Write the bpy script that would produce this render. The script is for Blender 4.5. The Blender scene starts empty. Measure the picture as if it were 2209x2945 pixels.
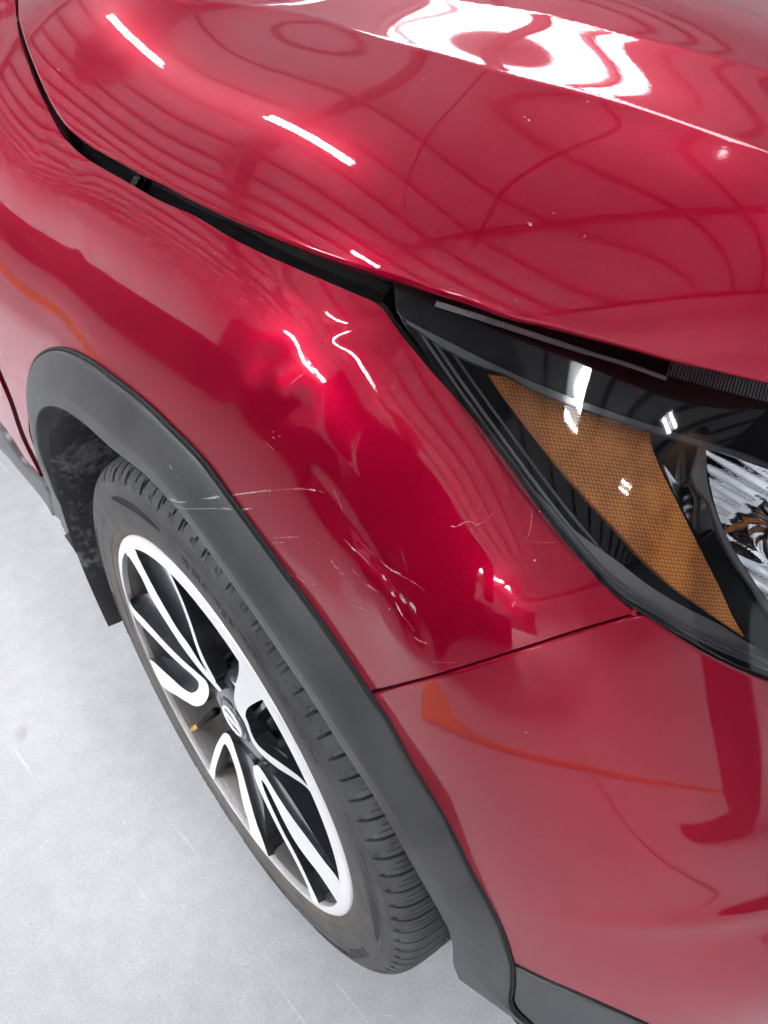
import bpy, bmesh, math, random
import numpy as np
from mathutils import Vector, Matrix
from mathutils.geometry import delaunay_2d_cdt
random.seed(4); RNG = np.random.default_rng(7)
PI = math.pi
SC = bpy.context.scene
COL = SC.collection

# ------------------------------------------------------------------ camera
IW, IH = 2209.0, 2945.0                       # size of the photograph, the unit of the traced outlines
CAM = np.array([0.6642747678, -0.2377202497, 1.1935678665])
YAW, PITCH, ROLL, FOC = 2.4903626087, -0.6780976662, -0.0820177505, 2540.087135
_d = np.array([math.cos(YAW)*math.cos(PITCH), math.sin(YAW)*math.cos(PITCH), math.sin(PITCH)])
_r = np.cross(_d, [0, 0, 1]); _r /= np.linalg.norm(_r)
_u = np.cross(_r, _d)
CR = math.cos(ROLL)*_r + math.sin(ROLL)*_u
CU = -math.sin(ROLL)*_r + math.cos(ROLL)*_u
cam_data = bpy.data.cameras.new('camera')
cam = bpy.data.objects.new('camera', cam_data); COL.objects.link(cam)
cam.matrix_world = Matrix(((CR[0], CU[0], -_d[0], CAM[0]), (CR[1], CU[1], -_d[1], CAM[1]), (CR[2], CU[2], -_d[2], CAM[2]), (0, 0, 0, 1)))
cam_data.sensor_fit = 'VERTICAL'; cam_data.sensor_height = 24.0
cam_data.lens = FOC/IH*24.0
cam_data.clip_start = 0.01; cam_data.clip_end = 200
SC.camera = cam
SC.view_settings.view_transform = 'Standard'; SC.view_settings.look = 'None'
SC.view_settings.gamma = 1; SC.view_settings.exposure = 0.85
world = bpy.data.worlds.new("World"); SC.world = world; world.use_nodes = True
world.node_tree.nodes['Background'].inputs[0].default_value = (0.75, 0.8, 0.9, 1)
world.node_tree.nodes['Background'].inputs[1].default_value = 0.5
HALL_H = 5.6

# ------------------------------------------------------------------ traced points to places
def ray(uv):
    uv = np.atleast_2d(np.asarray(uv, float))
    return _d*FOC + (uv[:, :1]-IW/2)*CR - (uv[:, 1:]-IH/2)*CU
def on(uv, ax, v):
    r = ray(uv)
    t = (np.asarray(v, float)-CAM[ax])/r[:, ax]
    return CAM + t[:, None]*r
def proj(X):
    V = np.atleast_2d(X)-CAM; z = V@_d
    return np.stack([IW/2+FOC*(V@CR)/z, IH/2-FOC*(V@CU)/z], -1)

class Surf:
    """smooth body skin: a height over an oblique plane, through given points, plus local dents"""
    Wd = np.array([.36, -.64, .68]); Wd = Wd/np.linalg.norm(Wd)
    Ud = np.cross([0, 0, 1], Wd); Ud = Ud/np.linalg.norm(Ud)
    Vd = np.cross(Wd, Ud)
    def __init__(s, pts, lam=2e-5):
        P = np.array(pts, float)
        q = np.stack([P@s.Ud, P@s.Vd], -1); h = P@s.Wd
        n = len(q); K = s.k(q, q)+lam*np.eye(n); B = s.poly(q); k = B.shape[1]
        A = np.zeros((n+k, n+k)); A[:n, :n] = K; A[:n, n:] = B; A[n:, :n] = B.T
        sol = np.linalg.solve(A, np.concatenate([h, np.zeros(k)]))
        s.q, s.w, s.a = q, sol[:n], sol[n:]; s.d = []; s.cr = []; s.res = lam*sol[:n]
    @staticmethod
    def poly(q): return np.stack([q[:, 0]**0, q[:, 0], q[:, 1], q[:, 0]**2, q[:, 0]*q[:, 1], q[:, 1]**2], -1)
    @staticmethod
    def k(a, b):
        r2 = ((a[:, None]-b[None])**2).sum(-1)+1e-12
        return -.5*r2*r2*np.log(r2)
    def h(s, q, dents=True):
        o = s.k(q, s.q)@s.w + s.poly(q)@s.a
        if dents:
            for (c, ang, r1, r2, amp) in s.d:
                e = q-c; ca, sa = math.cos(ang), math.sin(ang)
                x = (e[:, 0]*ca+e[:, 1]*sa)/r1; y = (-e[:, 0]*sa+e[:, 1]*ca)/r2
                o = o+amp*np.exp(-(x*x+y*y))
            for (L, w, amp) in s.cr:
                dd = np.full(len(q), 1e9)
                for a, b in zip(L[:-1], L[1:]):
                    e = b-a; t = (((q-a)@e)/(e@e)).clip(0, 1)
                    dd = np.minimum(dd, ((q-a-t[:, None]*e)**2).sum(1))
                dd = np.sqrt(dd)
                o = o+amp*(np.exp(-np.sqrt(dd*dd+(.12*w)**2)/w) if w > 0 else np.exp(-(dd/w)**2))
        return o
    def nrm(s, X, dents=True):
        q = np.stack([X@s.Ud, X@s.Vd], -1); e = 5e-4
        hu = (s.h(q+[e, 0], dents)-s.h(q-[e, 0], dents))/(2*e); hv = (s.h(q+[0, e], dents)-s.h(q-[0, e], dents))/(2*e)
        N = s.Wd-hu[:, None]*s.Ud-hv[:, None]*s.Vd
        return N/np.linalg.norm(N, axis=1)[:, None]
    def hit(s, uv, off=0.0, dents=True):
        r = ray(uv); r = r/np.linalg.norm(r, axis=1)[:, None]
        def F(t):
            X = CAM+t[:, None]*r
            return X@s.Wd-off-s.h(np.stack([X@s.Ud, X@s.Vd], -1), dents)
        t = np.full(len(r), .35); f = F(t); done = np.zeros(len(r), bool)
        step = .05                                   # march, then bisect
        a = t.copy(); b = t.copy(); fa = f.copy(); found = np.zeros(len(r), bool)
        for k in range(70):
            tn = t+step; fn = F(tn)
            new = (~found) & (f > 0) & (fn <= 0)
            a[new] = t[new]; b[new] = tn[new]; found |= new
            t = tn; f = fn
            if found.all(): break
        a[~found] = 2.0; b[~found] = 2.0
        for k in range(26):
            m = (a+b)/2; fm = F(m); up = fm > 0
            a = np.where(up, m, a); b = np.where(up, b, m)
        return CAM+((a+b)/2)[:, None]*r
    def crease(s, P, w, amp):
        """pressed line along a traced run: a sharp ridge (w > 0) or a soft trough (w < 0)"""
        X = s.hit(spline(P, 60), dents=False); s.cr.append((np.stack([X@s.Ud, X@s.Vd], -1), w, amp))
    def dent(s, uv, r1, r2, ang, amp):
        X = s.hit([uv], dents=False)[0]
        s.d.append((np.array([X@s.Ud, X@s.Vd]), math.radians(ang), r1, r2, amp))

def spline(P, step=9.0, closed=False):
    """centripetal-like smooth curve through the points, sampled every `step` units"""
    P = np.array(P, float); n = len(P)
    if n == 2:
        m = max(2, int(np.linalg.norm(P[1]-P[0])/step)+1)
        return P[0]+(P[1]-P[0])*np.linspace(0, 1, m)[:, None]
    out = []
    for i in range(n-1 if not closed else n):
        p0 = P[(i-1) % n] if (closed or i > 0) else 2*P[0]-P[1]
        p1 = P[i]; p2 = P[(i+1) % n]
        p3 = P[(i+2) % n] if (closed or i+2 < n) else 2*P[-1]-P[-2]
        d0 = max(np.linalg.norm(p1-p0)**.5, 1e-6); d1 = max(np.linalg.norm(p2-p1)**.5, 1e-6); d2 = max(np.linalg.norm(p3-p2)**.5, 1e-6)
        m1 = ((p1-p0)/d0-(p2-p0)/(d0+d1)+(p2-p1)/d1)*d1; m2 = ((p2-p1)/d1-(p3-p1)/(d1+d2)+(p3-p2)/d2)*d1
        k = max(1, int(np.linalg.norm(p2-p1)/step))
        for j in range(k):
            t = j/k
            out.append((2*t**3-3*t**2+1)*p1+(t**3-2*t**2+t)*m1+(-2*t**3+3*t**2)*p2+(t**3-t**2)*m2)
    if not closed: out.append(P[-1])
    return np.array(out)
def loop(segs, step=9.0):
    """closed outline out of several smooth runs; corners stay sharp between runs"""
    out = []
    for i, sg in enumerate(segs):
        nx = segs[(i+1) % len(segs)]
        a = spline(sg, step)
        out += list(a)
        if np.linalg.norm(np.array(sg[-1], float)-np.array(nx[0], float)) > 1e-6:
            out += list(spline([sg[-1], nx[0]], step))[1:-1]
        else: out.pop()
    P = np.array(out)
    keep = [0]
    for i in range(1, len(P)):
        if np.linalg.norm(P[i]-P[keep[-1]]) > step*.3: keep.append(i)
    P = P[keep]
    if np.linalg.norm(P[0]-P[-1]) < step*.3: P = P[:-1]
    A = .5*np.sum(P[:, 0]*np.roll(P[:, 1], -1)-np.roll(P[:, 0], -1)*P[:, 1])
    return P if A > 0 else P[::-1]

# ------------------------------------------------------------------ mesh helpers
def link(ob, parent=None, **kw):
    COL.objects.link(ob)
    if parent is not None: ob.parent = parent
    for k, v in kw.items(): ob[k] = v
    return ob
def meshobj(name, V, F, mat, parent=None, smooth=True, normals=None, **kw):
    me = bpy.data.meshes.new(name)
    me.from_pydata([tuple(map(float, v)) for v in V], [], [tuple(int(i) for i in f) for f in F])
    me.update()
    me.materials.append(mat)
    me.polygons.foreach_set('use_smooth', [smooth]*len(me.polygons))
    if normals is not None:
        me.normals_split_custom_set_from_vertices([tuple(map(float, n)) for n in normals])
    return link(bpy.data.objects.new(name, me), parent, **kw)
def empty(name, loc=(0, 0, 0), parent=None, **kw):
    o = bpy.data.objects.new(name, None); o.empty_display_size = .1
    link(o, parent, **kw); o.location = loc
    return o
def auto_smooth(ob, deg=35):
    me = ob.data
    bm = bmesh.new(); bm.from_mesh(me)
    for e in bm.edges:
        if len(e.link_faces) == 2 and e.calc_face_angle(0) > math.radians(deg): e.smooth = False
    bm.to_mesh(me); bm.free()

def panel(name, poly, surf, mat, parent, spacing=9.0, off=0.0, rad=.0025, depth=.012, dents=True, fn=None, **kw):
    """sheet-metal panel: skin inside a traced outline, rolled edge and return flange all round"""
    if depth > 0:                                # the rolled edge, not the skin, ends on the outline
        T0 = np.roll(poly, -1, 0)-np.roll(poly, 1, 0); T0 /= np.linalg.norm(T0, axis=1)[:, None]+1e-9
        poly = poly+rad*1900*np.stack([-T0[:, 1], T0[:, 0]], -1)
    n = len(poly)
    x0, y0 = poly.min(0); x1, y1 = poly.max(0)
    gx, gy = np.meshgrid(np.arange(x0, x1, spacing), np.arange(y0, y1, spacing*.88))
    gx = gx+(np.arange(gx.shape[0]) % 2)[:, None]*spacing*.5
    G = np.stack([gx.ravel(), gy.ravel()], -1)
    a = poly; b = np.roll(poly, -1, 0)
    ins = np.zeros(len(G), bool); md = np.full(len(G), 1e9)
    for p, q in zip(a, b):
        c = (p[1] > G[:, 1]) != (q[1] > G[:, 1])
        with np.errstate(divide='ignore', invalid='ignore'):
            xi = (q[0]-p[0])*(G[:, 1]-p[1])/(q[1]-p[1]+1e-30)+p[0]
        ins ^= c & (G[:, 0] < xi)
        e = q-p; t = (((G-p)@e)/(e@e+1e-12)).clip(0, 1)
        md = np.minimum(md, np.linalg.norm(G-p-t[:, None]*e, axis=1))
    G = G[ins & (md > spacing*.45)]
    pts = np.concatenate([poly, G])
    r = delaunay_2d_cdt([Vector(v) for v in pts], [], [list(range(n))], 1, 1e-6)
    P2 = np.array([tuple(v) for v in r[0]]); F = [list(f) for f in r[2]]
    orig = r[3]; idx = {}
    for i, o in enumerate(orig):
        for k in o:
            if k < n: idx[k] = i
    X = surf.hit(P2, off, dents) if fn is None else fn(P2)
    N = surf.nrm(X, dents)
    F2 = []
    for f in F:
        A = X[f[1]]-X[f[0]]; B = X[f[2]]-X[f[0]]
        F2.append(f if np.dot(np.cross(A, B), N[f[0]]) > 0 else f[::-1])
    V = list(X); NN = list(N)
    if depth > 0:
        bi = [idx[k] for k in range(n) if k in idx]
        m = len(bi); BX = X[bi]; BN = N[bi]
        T = np.roll(BX, -1, 0)-np.roll(BX, 1, 0); T /= np.linalg.norm(T, axis=1)[:, None]+1e-12
        O = np.cross(T, BN); O /= np.linalg.norm(O, axis=1)[:, None]+1e-12
        c = BX.mean(0)
        k0 = int(np.argmax(np.linalg.norm(BX-c, axis=1)))
        if np.dot(O[k0], BX[k0]-c) < 0: O = -O
        prev = bi
        for ang in (30, 60, 90, -1):
            if ang > 0:
                s, co = math.sin(math.radians(ang)), math.cos(math.radians(ang))
                R = BX+rad*(s*O-(1-co)*BN); RN = co*BN+s*O
            else:
                R = BX+rad*O-depth*BN; RN = O
            st = len(V); V += list(R); NN += list(RN)
            cur = list(range(st, st+m))
            for i in range(m):
                j = (i+1) % m
                f = [prev[i], prev[j], cur[j], cur[i]]
                A = V[f[1]]-V[f[0]]; B = V[f[2]]-V[f[0]]
                if np.dot(np.cross(A, B), NN[cur[i]]) < 0: f = f[::-1]
                F2.append(f)
            prev = cur
    return meshobj(name, V, F2, mat, parent, True, NN, **kw)

def loft(name, rows, mat, parent, smooth=True, sharp=None, close=False, **kw):
    rows = [np.array(r, float) for r in rows]; m = len(rows[0])
    V = np.concatenate(rows); F = []
    for i in range(len(rows)-1):
        for j in range(m if close else m-1):
            k = (j+1) % m
            F.append((i*m+j, i*m+k, (i+1)*m+k, (i+1)*m+j))
    ob = meshobj(name, V, F, mat, parent, smooth, **kw)
    if sharp: auto_smooth(ob, sharp)
    return ob
def box(bm, c, s, rot=None):
    M = Matrix.Translation(c) @ (rot.to_4x4() if rot else Matrix()) @ Matrix.Diagonal((*s, 1))
    return bmesh.ops.create_cube(bm, size=1, matrix=M)['verts']
def bmobj(name, bm, mat, parent=None, smooth=False, bevel=0, **kw):
    if bevel: bmesh.ops.bevel(bm, geom=list(bm.edges), offset=bevel, segments=2, affect='EDGES', profile=.5, clamp_overlap=True)
    me = bpy.data.meshes.new(name); bm.to_mesh(me); bm.free()
    me.materials.append(mat)
    me.polygons.foreach_set('use_smooth', [smooth]*len(me.polygons))
    return link(bpy.data.objects.new(name, me), parent, **kw)
def tube(name, P, rad, mat, parent=None, seg=10, **kw):
    P = np.array(P, float); n = len(P)
    rad = np.broadcast_to(rad, n)
    T = np.gradient(P, axis=0); T /= np.linalg.norm(T, axis=1)[:, None]+1e-12
    ref = np.array([0, 0, 1.]) if abs(T[0][2]) < .9 else np.array([1., 0, 0])
    rows = []
    for p, t, r in zip(P, T, rad):
        a = np.cross(t, ref+np.array([.013, .017, .011])); a /= np.linalg.norm(a)+1e-12; b = np.cross(t, a)
        an = np.arange(seg)*2*PI/seg
        rows.append(p+r*(np.cos(an)[:, None]*a+np.sin(an)[:, None]*b))
    V = np.concatenate(rows+[P[:1], P[-1:]]); F = []
    for i in range(n-1):
        for j in range(seg):
            k = (j+1) % seg; F.append((i*seg+j, i*seg+k, (i+1)*seg+k, (i+1)*seg+j))
    for j in range(seg):
        k = (j+1) % seg; F.append((k, j, n*seg)); F.append(((n-1)*seg+j, (n-1)*seg+k, n*seg+1))
    return meshobj(name, V, F, mat, parent, True, **kw)

# ------------------------------------------------------------------ materials
def mat(name, col=(.5, .5, .5), rough=.5, metal=0.0, coat=0.0, ior=1.5, emis=None, estr=0, spec=.5):
    m = bpy.data.materials.new(name); m.use_nodes = True
    b = m.node_tree.nodes['Principled BSDF']
    b.inputs['Base Color'].default_value = (*col, 1); b.inputs['Roughness'].default_value = rough
    b.inputs['Metallic'].default_value = metal; b.inputs['Coat Weight'].default_value = coat
    b.inputs['Coat Roughness'].default_value = .02; b.inputs['IOR'].default_value = ior
    b.inputs['Specular IOR Level'].default_value = spec
    if emis: b.inputs['Emission Color'].default_value = (*emis, 1); b.inputs['Emission Strength'].default_value = estr
    return m
def nd(m, t, **kw):
    n = m.node_tree.nodes.new(t)
    for k, v in kw.items():
        if k in n.bl_rna.properties: setattr(n, k, v)
        else: n.inputs[k].default_value = v
    return n
def lk(m, a, ao, b, bi): m.node_tree.links.new(a.outputs[ao], b.inputs[bi])
def ramp(m, stops):
    n = nd(m, 'ShaderNodeValToRGB'); cr = n.color_ramp
    while len(cr.elements) < len(stops): cr.elements.new(.5)
    for e, (p, c) in zip(cr.elements, stops):
        e.position = p; e.color = (*c, 1) if len(c) == 3 else c
    return n
def bsdf(m): return m.node_tree.nodes['Principled BSDF']
def noise_col(m, c0, c1, scale, detail=4, lo=.35, hi=.65, rough=.6):
    tc = nd(m, 'ShaderNodeTexCoord'); no = nd(m, 'ShaderNodeTexNoise', Scale=scale, Detail=detail, Roughness=rough)
    lk(m, tc, 'Object', no, 'Vector'); r = ramp(m, [(lo, c0), (hi, c1)]); lk(m, no, 'Fac', r, 'Fac')
    lk(m, r, 'Color', bsdf(m), 'Base Color'); return tc, no, r
def add_bump(m, scale, strength, dist=.001, detail=3):
    tc = nd(m, 'ShaderNodeTexCoord'); no = nd(m, 'ShaderNodeTexNoise', Scale=scale, Detail=detail)
    lk(m, tc, 'Object', no, 'Vector'); bp = nd(m, 'ShaderNodeBump', Strength=strength, Distance=dist)
    lk(m, no, 'Fac', bp, 'Height'); lk(m, bp, 'Normal', bsdf(m), 'Normal'); return bp

M = {}
# red pearl paint: flake base under clear coat, dust specks
m = M['paint'] = mat('red_paint', (.50, .004, .018), .36, .42, 1.0, spec=0)
bsdf(m).inputs['Coat IOR'].default_value = 1.45
tc = nd(m, 'ShaderNodeTexCoord')
fl = nd(m, 'ShaderNodeTexVoronoi', Scale=2600.0); lk(m, tc, 'Object', fl, 'Vector')
fr = ramp(m, [(0, (.26, .0004, .0150)), (1, (.385, .0014, .027))]); sp = nd(m, 'ShaderNodeSeparateColor'); lk(m, fl, 'Color', sp, 'Color'); lk(m, sp, 'Red', fr, 'Fac')
vs = nd(m, 'ShaderNodeTexVoronoi', Scale=26.0); lk(m, tc, 'Object', vs, 'Vector')
dr = ramp(m, [(0, (1, 1, 1)), (.028, (0, 0, 0))]); lk(m, vs, 'Distance', dr, 'Fac')
mx = nd(m, 'ShaderNodeMix', data_type='RGBA'); lk(m, dr, 'Color', mx, 'Factor'); lk(m, fr, 'Color', mx, 6); mx.inputs[7].default_value = (.62, .38, .38, 1)
lk(m, mx, 2, bsdf(m), 'Base Color')
cn = nd(m, 'ShaderNodeTexNoise', Scale=420.0, Detail=2.0); lk(m, tc, 'Object', cn, 'Vector')
cb = nd(m, 'ShaderNodeBump', Strength=.02, Distance=.0006); lk(m, cn, 'Fac', cb, 'Height'); lk(m, cb, 'Normal', bsdf(m), 'Coat Normal')
m = M['trim'] = mat('black_plastic_trim', (.045, .048, .052), .42)
noise_col(m, (.036, .038, .041), (.062, .063, .066), 22, 8, .3, .7, .75); add_bump(m, 1500, .45, .0005, 3)
m = M['black'] = mat('gloss_black_plastic', (.008, .009, .010), .14)
m = M['matt_black'] = mat('dull_black_plastic', (.008, .008, .009), .6, spec=.15); add_bump(m, 180, .5, .001)
m = M['gap'] = mat('seal_black', (.006, .006, .006), .7)
m = M['rubber'] = mat('tyre_rubber', (.05, .05, .05), .62)
m = M['alu'] = mat('machined_aluminium', (.93, .93, .94), .42, .30, .5)
m = M['wheel_black'] = mat('wheel_gloss_black', (.030, .034, .040), .24, .15, .8)
m = M['barrel'] = mat('wheel_barrel', (.085, .08, .078), .5, .4); noise_col(m, (.05, .047, .046), (.12, .108, .10), 9)
m = M['brake'] = mat('brake_metal', (.13, .11, .10), .5, .6)
m = M['chrome'] = mat('headlight_chrome', (.93, .94, .95), .07, 1.0)
m = M['brass'] = mat('brass_cap', (.70, .45, .12), .3, .8)
m = M['scratch'] = mat('scraped_paint', (.70, .46, .47), .5)
m = M['scratch_red'] = mat('scraped_clear_coat', (.60, .13, .17), .4)
m = M['scuff'] = mat('scuffed_plastic', (.42, .43, .44), .6)

# ==== BUILD ====
# body skin under fender, bumper, door and headlight lens
def Y(px, py, y): return on([(px, py)], 1, y)[0]
def Z(px, py, z): return on([(px, py)], 2, z)[0]
GAP_F = [(45, -40), (50, 27), (51, 46), (57, 89), (70, 136), (84, 179), (103, 230), (119, 266), (141, 312), (163, 353), (179, 382), (201, 407), (228, 434), (271, 464), (312, 488), (380, 526), (450, 567), (566, 619), (666, 679), (766, 729), (866, 773), (966, 816), (1050, 852), (1072, 861), (1093, 874)]
LAMP_F = [(1093, 874), (1104, 885), (1122, 910), (1140, 936), (1169, 975), (1206, 1019), (1238, 1058), (1274, 1098), (1329, 1160), (1387, 1228), (1434, 1295), (1481, 1355), (1535, 1435), (1581, 1495), (1628, 1555), (1682, 1616), (1742, 1682), (1795, 1731), (1833, 1762)]
ARCH_O = [(73, 1140), (74, 1113), (78, 1080), (87, 1053), (104, 1028), (130, 1010), (155, 1006), (179, 1010), (244, 1039), (325, 1102), (407, 1167), (488, 1248), (570, 1330), (640, 1427), (673, 1471), (760, 1590), (835, 1693), (900, 1780), (960, 1867), (1047, 1997), (1115, 2100), (1163, 2196), (1226, 2293), (1288, 2399), (1341, 2510), (1390, 2597), (1433, 2683), (1464, 2772)]
S_body = Surf([
    Y(81, 1189, .012), Y(130, 1010, .004), Y(244, 1039, .002), Y(488, 1248, .002), Y(760, 1590, .004), Y(900, 1780, .005), Y(1060, 2000, .009),
    Y(1163, 2196, .018), Y(1288, 2399, .029), Y(1390, 2597, .042), Y(1467, 2770, .058), Y(136, 1386, .04),
    Y(49, 27, .175), Y(103, 230, .105), Y(163, 353, .087), Y(228, 434, .078), Y(380, 526, .073), Y(566, 619, .072), Y(766, 729, .073), Y(966, 816, .080), Y(1093, 874, .091),
    Y(1274, 1098, .092), Y(1434, 1295, .086), Y(1581, 1495, .086), Y(1742, 1682, .096), Y(1833, 1762, .106),
    Y(1600, 1000, .16), Y(1900, 1060, .22), Y(2209, 1150, .28), Y(2209, 1550, .24), Y(2209, 1950, .208), Y(1850, 1400, .158),
    Y(2209, 2400, .195), Y(2209, 2945, .20), Y(1835, 2933, .117), (.42, .036, .64), (.47, .062, .62), (.51, .100, .61), (.545, .158, .59), (.43, .047, .50), (.48, .070, .48), (.53, .115, .47), (.57, .175, .45),
    (.2, .026, .87), (0, .023, .88), (-.25, .020, .88), (-.5, .022, .86), (-.55, .006, .70), (-.65, .03, .45), (-.9, .03, .65), (-1.0, .05, .85), (-.95, .10, .97), (-.9, .06, .35), (-.75, .14, 1.02),
    (.60, .24, .2), (.52, .13, .15), (.68, .45, .35), (.60, .42, .65)], 6e-5)
HOOD_E = [(47, -45), (48, 0), (50, 46), (61, 89), (76, 136), (92, 179), (111, 225), (130, 266), (152, 309), (174, 342), (190, 361), (217, 385), (258, 415), (298, 437), (353, 466), (407, 496), (450, 515), (533, 559), (666, 623), (766, 666), (866, 706), (999, 753), (1104, 786), (1144, 798), (1237, 829), (1337, 859), (1477, 910), (1570, 932), (1670, 959), (1823, 1001), (1929, 1032), (2036, 1057), (2209, 1097), (2560, 1160)]
S_hood = Surf([
    Y(49, 27, .165), Y(111, 225, .098), Y(190, 361, .084), Y(298, 437, .078), Y(533, 559, .077), Y(766, 666, .079), Y(999, 753, .090), Y(1237, 829, .112), Y(1570, 932, .150), Y(1835, 1004, .196), Y(2209, 1096, .258),
    Z(500, 300, 1.008), Z(900, 400, 1.010), Z(1200, 500, 1.003), Z(1500, 600, .986), Z(2000, 800, .952), Z(2209, 850, .942),
    Z(720, 55, 1.045), Z(1100, 120, 1.046), Z(1400, 200, 1.038), Z(1800, 330, 1.020), Z(2209, 455, .998),
    Z(1500, 100, 1.055), Z(2209, 200, 1.025), Z(2209, 0, 1.035), Z(300, 50, 1.048),
    (-.6, .4, 1.085), (-.6, .9, 1.10), (-.2, .8, 1.085), (.5, .8, .965), (.4, .5, .985), (-.8, .35, 1.085)], 1.0e-4)
# ==== PANELS ====
car = empty('parked_car', (0, 0, 0), label='red crossover car with a dented, scratched front fender standing on the grey hall floor', category='car')
def shift(P, dx, dy): return [(x+dx, y+dy) for x, y in P]
def widths(P, w, side=1):
    """the polyline moved sideways by w"""
    P = np.array(P, float); T = np.gradient(P, axis=0); T /= np.linalg.norm(T, axis=1)[:, None]
    return P+side*w*np.stack([-T[:, 1], T[:, 0]], -1)

# local dents in the fender and the pressed lines of the hood
D = S_body.dent
D((770, 1040), .020, .012, 20, -.0016); D((700, 1120), .012, .020, -20, .0011); D((850, 1180), .016, .010, 25, -.0012); D((800, 1120), .010, .016, 40, .0009)
D((1240, 1490), .080, .050, 30, -.0065); D((1170, 1800), .042, .026, -48, .0085); D((1240, 1900), .030, .014, -30, .0018)
S_body.crease([(900, 1370), (960, 1440), (1040, 1560), (1110, 1650), (1175, 1740), (1225, 1850)], .0085, -.0026)
S_body.crease([(1010, 1560), (1060, 1680), (1110, 1790), (1180, 1880)], .010, .0014)
D((1010, 1640), .028, .012, -50, .0020); D((950, 1480), .022, .009, -50, -.0016); D((1075, 1745), .018, .009, -50, -.0010); D((1195, 1735), .010, .005, -50, .0006)
D((1010, 960), .022, .007, 10, -.0008); D((850, 840), .022, .006, -30, .0006)
D((210, 520), .020, .010, -30, .0004); D((120, 430), .018, .012, 60, -.0004); D((240, 700), .012, .020, 10, .0004)
D((2060, 2650), .10, .012, 15, .003)
D((1530, 1680), .012, .03, -50, -.0008)
H = S_hood.dent


S_hood.crease([(300, -60), (553, 0), (732, 20), (932, 60), (1104, 117), (1237, 153), (1370, 193), (1497, 230), (1637, 262), (1800, 305), (1970, 360), (2209, 440), (2500, 560)], .014, .0030)
S_hood.crease([(1100, -60), (1304, 0), (1450, 22), (1570, 42), (1770, 93), (1970, 142), (2209, 206), (2500, 290)], .010, .0016)
S_hood.crease([(700, -60), (1150, 60), (1400, 110), (1650, 175), (1850, 225), (2209, 320), (2500, 420)], -.050, -.0006)

# fender: everything between hood shut line, headlight, bumper joint, arch trim and door
JOINT = [(1835, 1764), (1768, 1783), (1635, 1822), (1501, 1866), (1351, 1914), (1243, 1946), (1134, 1974), (1045, 1995)]
arch_in = widths(ARCH_O[:20], 16, 1)
fender = panel('fender', loop([GAP_F, LAMP_F, JOINT, list(map(tuple, arch_in[::-1])), [tuple(arch_in[0]), (88, 1240), (104, 1290), (122, 1345), (138, 1393)], [(136, 1389), (68, 1253), (33, 1151), (-5, 1060), (-60, 930), (-120, 790), (-150, 640), (-150, 420), (-120, 200), (-60, -60)]], 8), S_body, M['paint'], car, 8)
door = panel('door', loop([[(133, 1391), (65, 1256), (30, 1155), (-9, 1063), (-64, 933), (-124, 793), (-154, 640), (-154, 420)], [(-154, 420), (-300, 400)], [(-300, 400), (-330, 620), (-300, 955)], [(-300, 955), (-150, 1090), (0, 1233), (76, 1342), (128, 1396)]], 10), S_body, M['paint'], car, 12, dents=False)
bumper = panel('front_bumper', loop([[(1058, 2003), (1138, 1983), (1247, 1955), (1355, 1923), (1505, 1875), (1639, 1831), (1772, 1792), (1838, 1775)],
    [(1838, 1775), (1856, 1776), (1936, 1826), (2036, 1887), (2136, 1934), (2209, 1963), (2400, 2030)], [(2400, 2030), (2420, 2600), (2440, 3150)],
    [(2440, 3180), (2209, 3085), (1990, 3005), (1835, 2933), (1768, 2903), (1668, 2859), (1568, 2816), (1474, 2770)],
    [tuple(v) for v in widths(ARCH_O[19:], 14, 1)[::-1]]], 9), S_body, M['paint'], car, 10)
hood = panel('hood', loop([HOOD_E, [(2560, 1160), (2600, 400), (2560, -350)], [(2560, -350), (1400, -300), (600, -230), (47, -90), (47, -45)]], 9), S_hood, M['paint'], car, 8, rad=.004, depth=.016)

# dark plastic seen down the shut lines
def strip_surf(name, P, off, m, spacing=14, **kw):
    return panel(name, P, S_body, m, car, spacing, off=off, depth=0, dents=False, **kw)
GAPMID = [tuple(v) for v in widths(GAP_F, 22, 1)]
gu = [tuple(v) for v in widths(GAP_F, -60, 1)]
strip_surf('gap_channel', loop([GAPMID, [tuple(v) for v in gu[::-1]]], 14), -.030, M['matt_black'])
strip_surf('headlight_seal', loop([[tuple(v) for v in widths(LAMP_F+[(1862, 1776), (1936, 1826), (2036, 1887), (2136, 1934), (2209, 1963), (2400, 2030)], 16, 1)], [tuple(v) for v in widths(LAMP_F+[(1862, 1776), (1936, 1826), (2036, 1887), (2136, 1934), (2209, 1963), (2400, 2030)], -9, 1)[::-1]]], 12), -.010, M['gap'])
strip_surf('joint_backing', loop([[(x, y-16) for x, y in JOINT], [(x, y+26) for x, y in JOINT[::-1]]], 12), -.010, M['gap'])
strip_surf('door_gap_backing', loop([[(150, 1389), (82, 1253), (47, 1151), (8, 1060), (-46, 930), (-106, 790)], [(-136, 790), (-76, 930), (-22, 1063), (20, 1155), (55, 1256), (120, 1391)]], 12), -.010, M['gap'])

# bolts and a rubber stop in the hood gap
bp = S_body.hit([(395, 525), (1010, 845), (1120, 860)], -.022)
for k, q in enumerate(bp[:1]):
    bm = bmesh.new(); n = S_body.nrm(q[None])[0]
    Q = Vector((0, 0, 1)).rotation_difference(Vector(n)).to_matrix().to_4x4()
    bmesh.ops.create_cone(bm, segments=6, radius1=.006, radius2=.0055, depth=.006, cap_ends=True, matrix=Matrix.Translation(q) @ Q)
    bmesh.ops.create_cone(bm, segments=20, radius1=.009, radius2=.009, depth=.002, cap_ends=True, matrix=Matrix.Translation(q-n*.003) @ Q)
    bmobj('bolt', bm, M['black'], car)

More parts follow.
